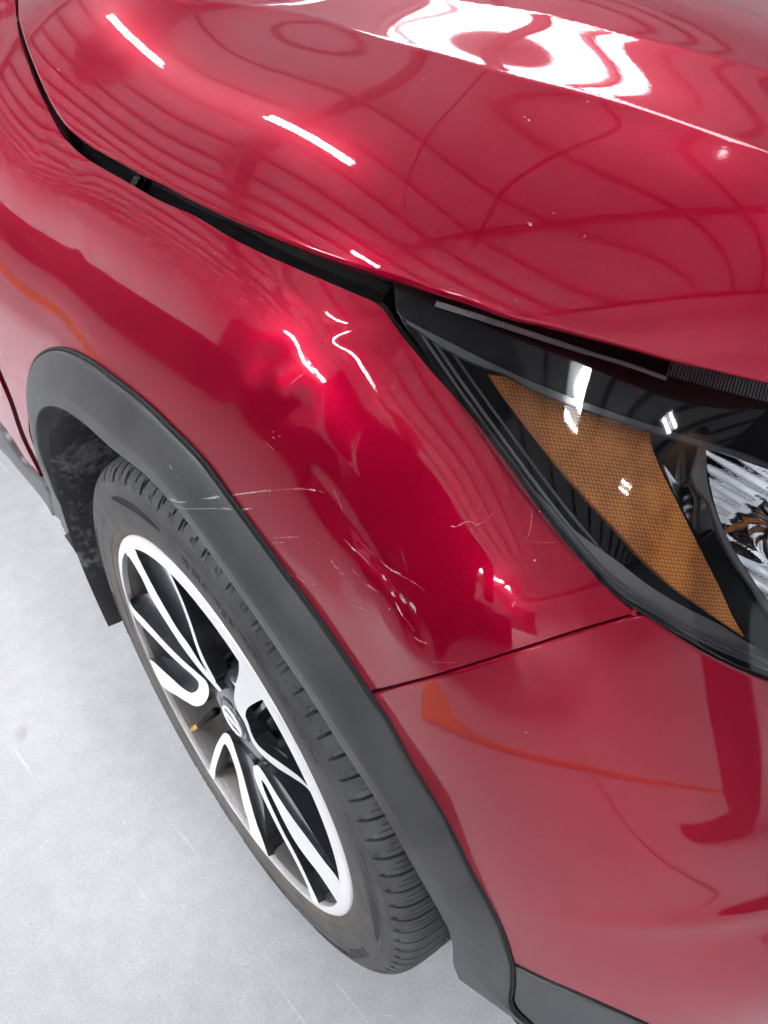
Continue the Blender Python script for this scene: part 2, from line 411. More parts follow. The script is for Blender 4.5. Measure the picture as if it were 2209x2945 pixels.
# ------------------------------------------------------------------ wheel arch trim
TI = [(163, 1172), (141, 1168), (117, 1174), (104, 1202), (102, 1240), (106, 1280), (117, 1318), (136, 1367), (157, 1421), (179, 1462), (201, 1503), (209, 1522), (210, 1557)][::-1] + \
     [(179, 1175), (244, 1221), (325, 1297), (407, 1357), (450, 1400), (483, 1438), (542, 1509), (597, 1585), (651, 1661), (705, 1737), (776, 1840), (830, 1921), (895, 2015), (956, 2114), (1009, 2196), (1062, 2274), (1110, 2356), (1153, 2438), (1201, 2520), (1230, 2568), (1264, 2626), (1289, 2675), (1299, 2715), (1301, 2770), (1317, 2814)]
TO = [(212, 1573), (190, 1535), (174, 1505), (157, 1478), (150, 1446), (146, 1412), (134, 1386), (117, 1340), (101, 1286), (89, 1240), (81, 1204), (77, 1172), (73, 1150)] + ARCH_O[1:-1] + [(1464, 2776), (1466, 2836), (1461, 2883), (1474, 2909), (1510, 2945), (1560, 2990)]
def resample(P, n):
    P = spline(P, 3); d = np.r_[0, np.cumsum(np.linalg.norm(np.diff(P, axis=0), axis=1))]
    t = np.linspace(0, d[-1], n); return np.stack([np.interp(t, d, P[:, 0]), np.interp(t, d, P[:, 1])], -1)
# pair the two edges at a few keys so that the rungs run radially
def pair(keysO, keysI, ns):
    a, b = [], []
    for k in range(len(ns)):
        ao = resample(keysO[k], ns[k]+1); bo = resample(keysI[k], ns[k]+1)
        a.append(ao if k == len(ns)-1 else ao[:-1]); b.append(bo if k == len(ns)-1 else bo[:-1])
    return np.concatenate(a), np.concatenate(b)
def cut(P, *at):
    P = list(P); ix = [P.index(a) for a in at]; ix = [0]+ix+[len(P)-1]
    return [P[ix[k]:ix[k+1]+1] for k in range(len(ix)-1)]
# y of the inner lip by arc position is given at its keys
KO = cut(TO, (73, 1150), (130, 1010), (244, 1039), (900, 1780), (1288, 2399), (1464, 2776))
KI = cut(TI, (102, 1240), (141, 1168), (179, 1175), (776, 1840), (1153, 2438), (1264, 2626))
tO, tI = pair(KO, KI, [26, 14, 10, 60, 34, 24, 16])
def smooth_run(P, it=3):
    P = P.copy()
    for _ in range(it): P[1:-1] = .5*P[1:-1]+.25*(P[:-2]+P[2:])
    return P
tO[20:-26] = smooth_run(tO, 10)[20:-26]; tI[20:-20] = smooth_run(tI, 10)[20:-20]
nO = len(tO); s_ = np.linspace(0, 1, nO)
kk = np.cumsum([0, 26, 14, 10, 60, 34, 24, 16])
yI = np.interp(np.arange(nO), kk, [.040, .004, -.010, -.014, -.018, -.006, .016, .040])
Ptop = S_body.hit(tO, .007, dents=False)
mO = s_ > (kk[5]+6)/kk[-1]
Pin = on(tI, 1, yI)
Nn = S_body.nrm(Ptop, False)
T_ = np.gradient(Pin, axis=0); T_ /= np.linalg.norm(T_, axis=1)[:, None]
out = Ptop-Pin; out /= np.linalg.norm(out, axis=1)[:, None]
face = np.cross(T_, out); face *= np.sign((face@np.array([0, -1., 0])))[:, None]
def lerp(a, b, t): return a+(b-a)*t
bow = (.007*np.sin(np.clip(s_*1.0, 0, 1)*PI)**.5)[:, None]
rows = [Ptop-.010*Nn, Ptop-.003*Nn+.0008*out, Ptop-.0008*Nn+.0004*out, Ptop+.0*Nn-.0010*out,
        lerp(Ptop, Pin, .08)+.0012*face, lerp(Ptop, Pin, .16)+bow*.45*face, lerp(Ptop, Pin, .32)+bow*.85*face, lerp(Ptop, Pin, .5)+bow*1.05*face, lerp(Ptop, Pin, .64)+bow*1.0*face, lerp(Ptop, Pin, .71)+bow*.92*face, lerp(Ptop, Pin, .74)+bow*.80*face,
        lerp(Ptop, Pin, .86)+bow*.36*face, Pin+.0015*out, Pin+np.array([0, .0015, 0]), Pin+np.array([0, .006, 0])+.001*out, Pin+np.array([0, .030, 0])+.004*out]
arch_trim = loft('wheel_arch_trim', rows, M['trim'], car, sharp=38)
# end lip of the trim, folded in
rowe = [np.array([r[-1] for r in rows[2:-1]]), np.array([r[-1] for r in rows[2:-1]])+np.array([0, .02, -.003])]
loft('trim_end_lip', rowe, M['trim'], car)
# thin rubber seal between trim and paint
seal = tube('trim_seal', Ptop-.004*Nn+.0028*out, .0022, M['gap'], car, 6)

# lower cladding of the bumper
panel('bumper_cladding', loop([[(1482, 2783), (1570, 2826), (1668, 2868), (1768, 2912), (1835, 2942), (1990, 3014), (2209, 3095), (2440, 3190)], [(2440, 3190), (2300, 3600)], [(2300, 3600), (1700, 3250), (1600, 3030), (1536, 2950)], [(1536, 2950), (1492, 2906), (1479, 2882), (1484, 2836), (1482, 2783)]], 10), S_body, M['trim'], car, 12, off=.003, dents=False)
strip_surf('cladding_gap_backing', loop([[(1440, 2740), (1500, 2775), (1560, 2822)], [(1560, 2822), (1530, 2880), (1600, 2990), (1640, 3060)], [(1640, 3060), (1500, 2960), (1440, 2880)]], 12), -.008, M['gap'])
# sill cladding behind the wheel
sT = resample([(-310, 930), (-200, 1032), (-100, 1128), (0, 1229), (76, 1338), (141, 1406), (150, 1446), (160, 1484)], 60)
sB = resample([(-330, 985), (-220, 1082), (-120, 1178), (0, 1291), (60, 1360), (122, 1435), (140, 1462), (158, 1489)], 60)
sy = np.linspace(.030, .048, 60)
A_ = S_body.hit(sT, .006, False); B_ = on(sB, 1, A_[:, 1]+.028)
loft('sill_cladding', [A_+np.array([0, .02, 0]), A_, lerp(A_, B_, .15)+np.array([0, -.003, 0]), lerp(A_, B_, .6)+np.array([0, -.004, 0]), B_, B_+np.array([0, .06, .01])], M['trim'], car)

# ------------------------------------------------------------------ wheel
WC = np.array([0, 0, .343]); WST = -.03454
WX = np.array([math.cos(WST), math.sin(WST), 0]); WY = np.array([-math.sin(WST), math.cos(WST), 0])
wheel = empty('wheel', tuple(WC), car); wheel.rotation_euler = (0, 0, WST)
def wl(X): X = np.atleast_2d(X)-WC; return np.stack([X@WX, X@WY, X[:, 2]], -1)       # place -> wheel's own axes
def onwheel(uv, dep):
    """traced points on the wheel face; dep(r) = how deep the face lies at radius r"""
    r = ray(uv); c = (CAM-WC); y = np.zeros(len(r))
    for _ in range(14):
        t = (y-c@WY)/(r@WY); X = wl(CAM+t[:, None]*r); rr = np.hypot(X[:, 0], X[:, 2]); y = .5*y+.5*dep(rr)
    t = (y-c@WY)/(r@WY); return wl(CAM+t[:, None]*r)
# tyre
NP = 94
tt = [0, .012, .022, .155, .168, .20, .36, .402, .413, .434, .446, .60, .692, .703, .724, .736, .90, .985]
TH = np.array([(k+t)/NP for k in range(NP) for t in tt])*2*PI; TT = np.array(tt*NP); KK = np.repeat(np.arange(NP), len(tt))
prof = [(.020, .236), (.008, .249), (.003, .2555), (.0006, .260), (-.0005, .2655), (-.0005, .2662), (-.0016, .267), (-.0024, .275), (-.0030, .284), (-.0030, .2848), (-.0036, .286), (-.0034, .296), (-.0026, .304), (-.0018, .3095), (-.0010, .3100), (-.0004, .3115), (.0008, .316), (.0018, .3195), (.0026, .3202), (.004, .3235), (.0055, .3265), (.0075, .3290), (.0095, .3312), (.0125, .3338), (.0165, .3362), (.021, .3382), (.026, .3396), (.032, .3406), (.040, .3414), (.050, .3420), (.0575, .3423), (.0580, .3423), (.0660, .3425), (.0665, .3425), (.080, .3428), (.096, .343), (.0965, .343), (.104, .343), (.1045, .343), (.12, .343), (.128, .343), (.1285, .343), (.136, .343), (.1365, .343), (.158, .3425), (.1585, .3425), (.166, .3425), (.1665, .3424), (.185, .341), (.200, .337), (.212, .331), (.220, .322), (.226, .305), (.222, .28), (.212, .25)]
PY = np.array([q[0] for q in prof]); PR = np.array([q[1] for q in prof])
yy = PY[:, None]; R_ = PR[:, None]+0*TT[None]; Y_ = yy+0*TT[None]; t2 = TT[None]
inr = lambda a, b: (yy >= a) & (yy <= b)
wide = ((t2 >= .0219) & (t2 <= .1551)); s1 = (np.abs(t2-.4235) < .0125); s2 = (np.abs(t2-.7135) < .0125)
dep = np.zeros_like(R_)
dep = np.where(wide & inr(.0095, .0575), .0065, dep); dep = np.where(wide & inr(.0664, .0962), .005, dep)
dep = np.where((s1) & inr(.0164, .0500), .0032, dep); dep = np.where((s2) & inr(.0205, .0500), .0032, dep)
dep = np.where(s1 & inr(.166, .2), .004, dep); dep = np.where(wide & inr(.166, .213), .005, dep)
grv = ((yy >= .0580) & (yy <= .0660)) | ((yy >= .0965) & (yy <= .104)) | ((yy >= .1285) & (yy <= .136)) | ((yy >= .1585) & (yy <= .166))
dep = np.where(grv, .007, dep)
# notches that wrap round the shoulder on to the sidewall
nt = ((t2 >= .0219) & (t2 <= .1549)) & inr(.0040, .0095)
dep = np.where(nt, .0034, dep)
alt = (KK[None] % 2 == 0)
nt2 = ((t2 >= .15) & (t2 <= .37)) & (np.abs(yy-.0055) < .0006)
dep = np.where(nt2, .0022, dep)
nt3 = ((t2 >= .35) & (t2 <= .41)) & inr(.0040, .0126)
dep = np.where(nt3 & alt, .0024, dep)
gy, gr = np.gradient(PY), np.gradient(PR); gl_ = np.hypot(gy, gr)
nY, nR = -gr/gl_, gy/gl_                                # outward normal of the profile in (y, r)
sg = np.where(PY < .113, 1, 1); nR = np.where(np.abs(nR) < .15, .15, nR)
Y_ = Y_-dep*nY[:, None]*sg[:, None]; R_ = R_-dep*np.abs(nR)[:, None]
Vt = np.stack([R_*np.cos(TH)[None], Y_, R_*np.sin(TH)[None]], -1)
# the weight of the car flattens the contact patch
low = Vt[..., 2] < -.3405; Vt[..., 2] = np.where(low, -.3405, Vt[..., 2])
Vt[..., 2] -= 0.0023*(low)
m_ = len(TH); F = []
for i in range(len(prof)-1):
    for j in range(m_):
        k = (j+1) % m_; F.append((i*m_+j, i*m_+k, (i+1)*m_+k, (i+1)*m_+j))
m = M['rubber']
tc = nd(m, 'ShaderNodeTexCoord'); sx = nd(m, 'ShaderNodeSeparateXYZ'); lk(m, tc, 'Object', sx, 'Vector')
cxz = nd(m, 'ShaderNodeCombineXYZ'); lk(m, sx, 'X', cxz, 'X'); lk(m, sx, 'Z', cxz, 'Y')
ln = nd(m, 'ShaderNodeVectorMath', operation='LENGTH'); lk(m, cxz, 'Vector', ln, 0)
rr = ramp(m, [(0, (.050, .040, .033)), (.10, (.072, .056, .044)), (.22, (.050, .045, .041)), (.4, (.042, .041, .040)), (1, (.040, .041, .043))])
mr = nd(m, 'ShaderNodeMapRange'); mr.inputs[1].default_value = .252; mr.inputs[2].default_value = .335; lk(m, ln, 'Value', mr, 'Value'); lk(m, mr, 'Result', rr, 'Fac')
no = nd(m, 'ShaderNodeTexNoise', Scale=22.0, Detail=6.0, Roughness=.65); lk(m, tc, 'Object', no, 'Vector')
n2 = ramp(m, [(.3, (.85, .85, .85)), (.7, (1.75, 1.75, 1.75))]); lk(m, no, 'Fac', n2, 'Fac')
mx = nd(m, 'ShaderNodeMix', data_type='RGBA', blend_type='MULTIPLY'); mx.inputs[0].default_value = 1; lk(m, rr, 'Color', mx, 6); lk(m, n2, 'Color', mx, 7); lk(m, mx, 2, bsdf(m), 'Base Color')
wv = nd(m, 'ShaderNodeMath', operation='SINE'); ml = nd(m, 'ShaderNodeMath', operation='MULTIPLY'); lk(m, ln, 'Value', ml, 0); ml.inputs[1].default_value = 2600; lk(m, ml, 'Value', wv, 0)
no2 = nd(m, 'ShaderNodeTexNoise', Scale=700.0, Detail=3.0); lk(m, tc, 'Object', no2, 'Vector')
ad = nd(m, 'ShaderNodeMath', operation='ADD'); lk(m, no2, 'Fac', ad, 0); ms = nd(m, 'ShaderNodeMath', operation='MULTIPLY'); lk(m, wv, 'Value', ms, 0); ms.inputs[1].default_value = .12; lk(m, ms, 'Value', ad, 1)
bp_ = nd(m, 'ShaderNodeBump', Strength=.4, Distance=.0007); lk(m, ad, 'Value', bp_, 'Height'); lk(m, bp_, 'Normal', bsdf(m), 'Normal')
tyre = meshobj('tyre', Vt.reshape(-1, 3), F, m, wheel, True); auto_smooth(tyre, 32)

def sidewall_bars(name, items):
    bm = bmesh.new()
    for (a0, r0, a1, r1, w) in items:            # a raised stroke from one polar point to another
        p = np.array([r0*math.cos(a0), r0*math.sin(a0)]); q = np.array([r1*math.cos(a1), r1*math.sin(a1)]); t = q-p; L_ = np.linalg.norm(t); t /= L_+1e-9; n_ = np.array([-t[1], t[0]])*w/2
        yb = np.interp([r0, r1], PR[:22], PY[:22])
        v = [bm.verts.new((c[0], y_-h_, c[1])) for h_ in (-.0004, .0008) for c, y_ in ((p-n_, yb[0]), (q-n_, yb[1]), (q+n_, yb[1]), (p+n_, yb[0]))]
        for f in ((4, 5, 6, 7), (0, 1, 5, 4), (1, 2, 6, 5), (2, 3, 7, 6), (3, 0, 4, 7)): bm.faces.new([v[k] for k in f])
    bmesh.ops.recalc_face_normals(bm, faces=bm.faces)
    return bmobj(name, bm, M['rubber'], wheel, kind='stuff')
def wpoly(name, P, dep, m, thick, back=None, bev=.0006, parent=wheel, rgh=None):
    """flat piece of the wheel face from its traced outline, extruded inwards"""
    L = onwheel(P, dep); rr_ = np.hypot(L[:, 0], L[:, 2]); f_ = np.minimum(1, .2396/rr_); L[:, 0] *= f_; L[:, 2] *= f_
    keep = [0]
    for i_ in range(1, len(L)):
        if np.hypot(*(L[i_]-L[keep[-1]])[[0, 2]]) > 6e-4: keep.append(i_)
    L = L[keep]
    n = len(L)
    r = delaunay_2d_cdt([Vector((a[0], a[2])) for a in L], [], [list(range(n))], 1, 1e-7)
    Q = [tuple(v) for v in r[0]]; rr = np.array([math.hypot(*q) for q in Q]); yq = dep(rr)
    V = [(q[0], y, q[1]) for q, y in zip(Q, yq)]
    F = []
    for f in r[2]:
        a, b, c = [np.array(Q[i]) for i in f[:3]]
        F.append(list(f) if (b[0]-a[0])*(c[1]-a[1])-(b[1]-a[1])*(c[0]-a[0]) > 0 else list(f)[::-1])
    bm = bmesh.new(); vs = [bm.verts.new(v) for v in V]; bm.verts.ensure_lookup_table()
    for f in F:
        try: bm.faces.new([vs[i] for i in f])
        except ValueError: pass
    be = [e for e in bm.edges if len(e.link_faces) == 1]
    g = bmesh.ops.extrude_edge_only(bm, edges=be)
    nv = [v for v in g['geom'] if isinstance(v, bmesh.types.BMVert)]
    for v in nv: v.co.y += thick; v.co.x *= 1.0; v.co.z *= 1.0
    side = [f for f in g['geom'] if isinstance(f, bmesh.types.BMFace)]
    bmesh.ops.recalc_face_normals(bm, faces=bm.faces)
    me = bpy.data.meshes.new(name); 
    me.materials.append(m)
    if back is not None:
        me.materials.append(back)
        for f in side: f.material_index = 1
    bm.to_mesh(me); bm.free()
    return link(bpy.data.objects.new(name, me), parent)
z6 = lambda P: [(250+x*.51236, 1500+y*.51224) for x, y in P]
z6b = lambda P: [(550+x*.27125, 1900+y*.27125) for x, y in P]
z7 = lambda P: [(700+x*.48222, 2100+y*.48231) for x, y in P]
depF = lambda r: .0150-.0165*np.clip(r/.236, 0, 1.02)**1.1
def cyl_rows(rows, seg=160):
    th = np.arange(seg)*2*PI/seg
    return [np.stack([r*np.cos(th), y+0*th, r*np.sin(th)], -1) for r, y in rows]
# rim: machined outer ring, flange and dark barrel
loft('rim_ring', cyl_rows([(.2405, .0075), (.2385, -.0005), (.2392, -.0022), (.2480, -.0008), (.2520, .0004), (.2538, .0022), (.2545, .0060), (.2510, .012), (.246, .012)]), M['alu'], wheel, close=True, sharp=50)
loft('rim_barrel', cyl_rows([(.2400, .0060), (.2350, .012), (.2310, .030), (.2240, .055), (.2150, .075), (.2120, .13), (.2230, .17), (.236, .19)]), M['barrel'], wheel, close=True)
# machined faces of the spokes
sp_polys = {
 0: z6([(212, 150), (214, 172), (240, 203), (300, 303), (362, 430), (467, 600), (533, 700), (608, 800), (692, 898), (748, 955), (756, 950), (720, 900), (640, 800), (577, 700), (507, 600), (407, 430), (337, 300), (287, 200), (270, 158), (250, 130)]),
 1: z6([(412, 205), (430, 240), (468, 318), (518, 430), (570, 570), (610, 695), (650, 795), (708, 895), (722, 900), (672, 800), (628, 700), (588, 580), (536, 440), (482, 320), (456, 258), (478, 262), (455, 222)]),
 2: z6([(238, 440), (252, 475), (330, 560), (430, 670), (540, 780), (620, 850), (668, 895), (684, 935), (680, 985), (650, 1028), (610, 1037), (560, 1012), (500, 975), (440, 938), (420, 915), (345, 775), (370, 785), (420, 830), (480, 884), (540, 937), (590, 962), (620, 945), (628, 908), (600, 870), (540, 817), (460, 742), (380, 657), (300, 572), (256, 510)]),
 3: z6([(858, 768), (852, 850), (832, 930), (826, 1000), (845, 1060), (880, 1120), (905, 1180), (930, 1240), (960, 1285), (1010, 1335), (1080, 1390), (1160, 1440), (1230, 1490), (1280, 1555), (1305, 1600), (1315, 1590), (1290, 1520), (1270, 1490), (1252, 1493), (1190, 1432), (1110, 1372), (1020, 1307), (955, 1247), (925, 1192), (905, 1130), (890, 1090), (900, 1050), (940, 1020), (1000, 995), (1016, 1004), (1028, 1010), (950, 880), (880, 760)]),
 4: z6b([(350, 765), (310, 815), (270, 890), (235, 990), (205, 1110), (192, 1175), (196, 1215), (236, 1262), (248, 1240), (252, 1180), (270, 1100), (310, 980), (355, 882), (400, 950), (450, 1080), (490, 1220), (520, 1380), (560, 1560), (600, 1680), (622, 1800), (618, 1835), (700, 1960), (790, 2085), (845, 2150), (805, 2040), (750, 1880), (692, 1720), (642, 1550), (592, 1370), (542, 1190), (482, 1000), (432, 850), (392, 780)]),
 5: z7([(60, 212), (62, 262), (90, 342), (150, 472), (220, 612), (300, 762), (370, 902), (428, 1040), (455, 1058), (385, 893), (315, 748), (235, 598), (170, 462), (122, 350), (108, 296), (130, 322), (180, 418), (235, 530), (300, 650), (370, 752), (440, 842), (500, 930), (548, 1005), (568, 1042), (566, 1062), (610, 1060), (628, 1000), (602, 955), (560, 882), (470, 765), (390, 655), (290, 520), (200, 385), (110, 240), (82, 208)]),
}
for k, P in sp_polys.items():
    wpoly('spoke', spline(P, 6, True), depF, M['alu'], .020, M['wheel_black'])
# black painted pockets and flanks between the machined edges
for P, d0, th in [
    (z6([(285, 200), (337, 300), (407, 430), (507, 600), (577, 700), (640, 800), (720, 895), (708, 895), (650, 795), (610, 695), (570, 570), (518, 430), (468, 318), (430, 240), (412, 205), (340, 170), (290, 160)]), .010, .02),
    (z6([(258, 440), (350, 405), (400, 470), (500, 620), (600, 770), (690, 890), (745, 955), (690, 940), (620, 850), (540, 780), (430, 670), (330, 560)]), .012, .02),
    (z6([(385, 770), (450, 765), (560, 830), (625, 905), (620, 945), (590, 962), (540, 937), (480, 884), (430, 838)]), .012, .02),
    (z6b([(400, 790), (432, 850), (482, 1000), (542, 1190), (592, 1370), (642, 1550), (692, 1720), (750, 1880), (805, 2040), (870, 2150), (860, 2050), (800, 1850), (760, 1500), (700, 1300), (655, 1130), (665, 1100), (560, 950), (470, 850)]), .006, .025),
    (z7([(105, 290), (130, 325), (180, 420), (235, 532), (300, 652), (370, 755), (440, 845), (505, 935), (440, 1020), (385, 893), (315, 748), (235, 598), (170, 462), (122, 350)]), .013, .02),
    (z7([(85, 205), (120, 225), (200, 290), (280, 400), (380, 560), (480, 720), (560, 850), (590, 950), (560, 882), (470, 765), (390, 655), (290, 520), (200, 385), (110, 240)]), .004, .03),
    (z6b([(580, 600), (700, 520), (780, 420), (800, 470), (700, 600), (720, 820), (690, 870), (620, 760)]), .010, .02),
    (z6b([(690, 870), (720, 850), (850, 900), (1000, 1000), (1120, 1130), (1230, 1290), (1250, 1335), (1100, 1240), (900, 1090), (760, 980)]), .010, .02)]:
    wpoly('spoke_pocket', spline(P, 8, True), (lambda d0: (lambda r: depF(r)+d0))(d0), M['wheel_black'], th)
# hub, centre cap with badge, lug area
hub = loft('hub', cyl_rows([(.0001, .0185), (.0292, .0185), (.0296, .0172), (.036, .0172), (.050, .0180), (.060, .0200), (.068, .026), (.076, .045), (.082, .07)], 72), M['wheel_black'], wheel, close=True)
capm = M['alu']
loft('centre_cap', cyl_rows([(.0001, .0150), (.018, .0152), (.0275, .0162), (.0285, .0178), (.0285, .020)], 48), M['wheel_black'], wheel, close=True, sharp=40)
th = np.linspace(0, 2*PI, 49)
tube('badge_ring', np.stack([.0205*np.cos(th), .0140+0*th, .0185*np.sin(th)], -1), .0022, capm, wheel, 8)
bm = bmesh.new(); box(bm, (0, .0138, 0), (.046, .003, .0085)); bmobj('badge_bar', bm, capm, wheel, bevel=.0008)
for k in range(5):
    a = math.radians(20+72*k); bm = bmesh.new()
    bmesh.ops.create_cone(bm, segments=6, radius1=.0105, radius2=.009, depth=.016, cap_ends=True, matrix=Matrix.Translation((.057*math.cos(a), .046, .057*math.sin(a))) @ Matrix.Rotation(PI/2, 4, 'X'))
    bmobj('lug_nut', bm, M['chrome'], wheel, bevel=.001)
# valve stem in the lower left opening
va, vb = on([(622, 2045)], 1, .030)[0], on([(552, 2100)], 1, .012)[0]
va, vb = wl(va)[0], wl(vb)[0]
tube('valve_stem', [va, lerp(va, vb, .5), lerp(va, vb, .75)], [.006, .0042, .0036], M['matt_black'], wheel, 12)
tube('valve_cap', [lerp(va, vb, .72), lerp(va, vb, .78), lerp(va, vb, .98), vb], [.0040, .0042, .0040, .0025], M['brass'], wheel, 12)
# brake disc and caliper behind the spokes
loft('brake_disc', cyl_rows([(.06, .075), (.145, .075), (.145, .082), (.148, .082), (.148, .098), (.06, .098)], 96), M['brake'], wheel, close=True, sharp=40)
bm = bmesh.new()
for k in range(7):
    a = math.radians(-30+k*10); box(bm, (.150*math.cos(a), .085, .150*math.sin(a)), (.05, .07, .03), Matrix.Rotation(-a, 3, 'Y'))
bmobj('brake_caliper', bm, M['matt_black'], wheel, bevel=.004)
# raised hatching and worn, unreadable moulded lettering on the sidewall
it = []
for c0 in (-62, -10, 38, 92, 150, 210, 262):
    for k in range(34):
        a = math.radians(c0+k*.8); u = k/33; b_ = .0046*math.sin(PI*u)**.6+.0006
        it.append((a, .3030-b_, a+.010, .3030+b_, .0007))
sidewall_bars('sidewall_hatching', it)
it = []; rr_ = random.Random(5)
for c0, n_l in ((-38, 7), (-88, 6), (66, 8), (178, 7), (236, 9)):
    for k in range(n_l):
        a = math.radians(c0+k*2.3); da = math.radians(1.5); r0, r1 = .2915, .3015
        g = rr_.choice([[(0, 0, 0, 1), (0, 1, 1, 1), (0, .5, .8, .5), (0, 0, 1, 0)], [(0, 0, 0, 1), (0, .5, 1, 1), (0, .5, 1, 0)], [(0, 0, .5, 1), (.5, 1, 1, 0), (.25, .4, .75, .4)], [(0, 0, 0, 1), (0, 1, 1, 0), (1, 0, 1, 1)]])
        for (x0, y0, x1, y1) in g: it.append((a+x0*da, r0+y0*(r1-r0), a+x1*da, r0+y1*(r1-r0), .0013))
sidewall_bars('sidewall_lettering', it)

# ------------------------------------------------------------------ wheel well
ARC = np.array([-.012, 0, .366])
def arc_rows(pairs, a0, a1, n=90):
    th = np.radians(np.linspace(a0, a1, n))
    return [np.stack([ARC[0]+r*np.cos(th), y+0*th, ARC[2]+r*np.sin(th)], -1) for r, y in pairs]
m = M['liner'] = mat('wheel_liner', (.02, .02, .021), .6)
tc = nd(m, 'ShaderNodeTexCoord')
n1 = nd(m, 'ShaderNodeTexNoise', Scale=75.0, Detail=8.0, Roughness=.7); lk(m, tc, 'Object', n1, 'Vector')
n0 = nd(m, 'ShaderNodeTexNoise', Scale=7.0, Detail=2.0); lk(m, tc, 'Object', n0, 'Vector')
mu = nd(m, 'ShaderNodeMath', operation='MULTIPLY'); lk(m, n1, 'Fac', mu, 0); lk(m, n0, 'Fac', mu, 1)
r1 = ramp(m, [(.25, (.016, .016, .017)), (.28, (.07, .07, .073)), (.36, (.17, .17, .175))]); lk(m, mu, 'Value', r1, 'Fac'); lk(m, r1, 'Color', bsdf(m), 'Base Color')
b1 = nd(m, 'ShaderNodeBump', Strength=.6, Distance=.003); lk(m, mu, 'Value', b1, 'Height'); lk(m, b1, 'Normal', bsdf(m), 'Normal')
liner = loft('wheel_liner', arc_rows([(.392, .004), (.386, .020), (.382, .095), (.388, .100)], 22, 201), M['liner'], car, sharp=40)
loft('inner_liner', arc_rows([(.388, .100), (.400, .104), (.402, .30), (.20, .31)], 24, 203), M['matt_black'], car)
bm = bmesh.new(); box(bm, (0, .34, .45), (1.1, .02, .9)); bmobj('inner_wing_panel', bm, M['gap'], car)
# ridge and hose on the inner liner
tube('brake_hose', [(-.20, .20, .60), (-.235, .17, .52), (-.25, .155, .44), (-.23, .15, .36), (-.18, .15, .32)], .011, M['matt_black'], car, 10)
# rear mud flap edge of the liner
fl_o = on([(185, 1540), (212, 1580), (232, 1612), (252, 1652), (285, 1700), (345, 1742)], 1, [.05, .055, .06, .07, .085, .12])
fl_i = fl_o+np.array([[.05, .0, .06]])
loft('liner_flap', [fl_i+np.array([0, .13, .05]), fl_i+np.array([0, .05, .02]), fl_o+np.array([.01, .008, .01]), fl_o, fl_o+np.array([-.006, .01, -.002]), fl_o+np.array([-.01, .10, 0])], M['liner'], car, sharp=40)
# underbody that carries the shadow and closes the car from below and behind
bm = bmesh.new()
box(bm, (-.95, .95, .33), (1.9, 1.36, .22)); box(bm, (.28, 1.0, .45), (.34, 1.1, .50)); box(bm, (-2.1, 1.0, .55), (2.2, 1.5, .70)); box(bm, (-.5, 1.1, .62), (.6, .9, .30))
bmobj('underbody', bm, M['gap'], car)

# ------------------------------------------------------------------ headlight
z5 = lambda P: [(1100+x*.66847, 800+y*.66852) for x, y in P]
lamp = empty('headlight', tuple(S_body.hit([(1600, 1350)], -.02)[0]), car)
LO = np.array(lamp.location)
class Shell:                                   # a surface under the lens at a given depth (number or function of the trace)
    def __init__(s, off): s.off = off
    def __call__(s, P):
        o = s.off(P) if callable(s.off) else np.full(len(P), s.off)
        X0 = S_body.hit(P, -.004, False); r = X0-CAM; r /= np.linalg.norm(r, axis=1)[:, None]
        N = S_body.nrm(X0, False); c = -(r*N).sum(1)
        return X0+r*((-o)/np.maximum(c, .45))[:, None]
def lpanel(name, P, off, m, spacing=9, step=9, **kw):
    poly = P if isinstance(P, np.ndarray) else loop([P+[P[0]]], step)
    sh = Shell(off)
    n = len(poly)
    x0, y0 = poly.min(0); x1, y1 = poly.max(0)
    gx, gy = np.meshgrid(np.arange(x0, x1, spacing), np.arange(y0, y1, spacing)); G = np.stack([gx.ravel(), gy.ravel()], -1)
    ins = np.zeros(len(G), bool); md = np.full(len(G), 1e9)
    for p, q in zip(poly, np.roll(poly, -1, 0)):
        c = (p[1] > G[:, 1]) != (q[1] > G[:, 1]); xi = (q[0]-p[0])*(G[:, 1]-p[1])/(q[1]-p[1]+1e-30)+p[0]; ins ^= c & (G[:, 0] < xi)
        e = q-p; t = (((G-p)@e)/(e@e+1e-12)).clip(0, 1); md = np.minimum(md, np.linalg.norm(G-p-t[:, None]*e, axis=1))
    pts = np.concatenate([poly, G[ins & (md > spacing*.45)]])
    r = delaunay_2d_cdt([Vector(v) for v in pts], [], [list(range(n))], 1, 1e-6)
    P2 = np.array([tuple(v) for v in r[0]]); X = sh(P2)
    F = [list(f) if np.dot(np.cross(X[f[1]]-X[f[0]], X[f[2]]-X[f[0]]), CAM-X[f[0]]) > 0 else list(f)[::-1] for f in r[2]]
    # a few millimetres of body behind the face
    nv = len(X); ed = {}
    for f in F:
        for a, b in zip(f, f[1:]+f[:1]): ed[(a, b)] = ed.get((a, b), 0)+1
    rim_ = [(a, b) for (a, b) in ed if (b, a) not in ed]
    N = S_body.nrm(X, False); V = list(X)+list(X-kw.pop('thick', .003)*N)
    F += [[b, a, a+nv, b+nv] for a, b in rim_]
    ob = meshobj(name, np.array(V)-LO, F, m, lamp, True, **kw); auto_smooth(ob, 50); return ob
lens_low = [(60, 128), (95, 200), (150, 275), (232, 395), (322, 525), (422, 662), (492, 758), (560, 855), (630, 945), (710, 1048), (790, 1148), (872, 1240), (952, 1325), (1035, 1388), (1110, 1432), (1180, 1473), (1262, 1523), (1402, 1602), (1522, 1662), (1659, 1715), (1960, 1860)]
lens_top = [(1135, 790), (1237, 822), (1337, 852), (1477, 903), (1570, 925), (1670, 952), (1823, 994), (1929, 1025), (2036, 1050), (2209, 1090), (2410, 1130)]
LL = z5(lens_low)
M['housing'] = mat('headlight_housing', (.006, .0065, .008), .45, spec=.2)
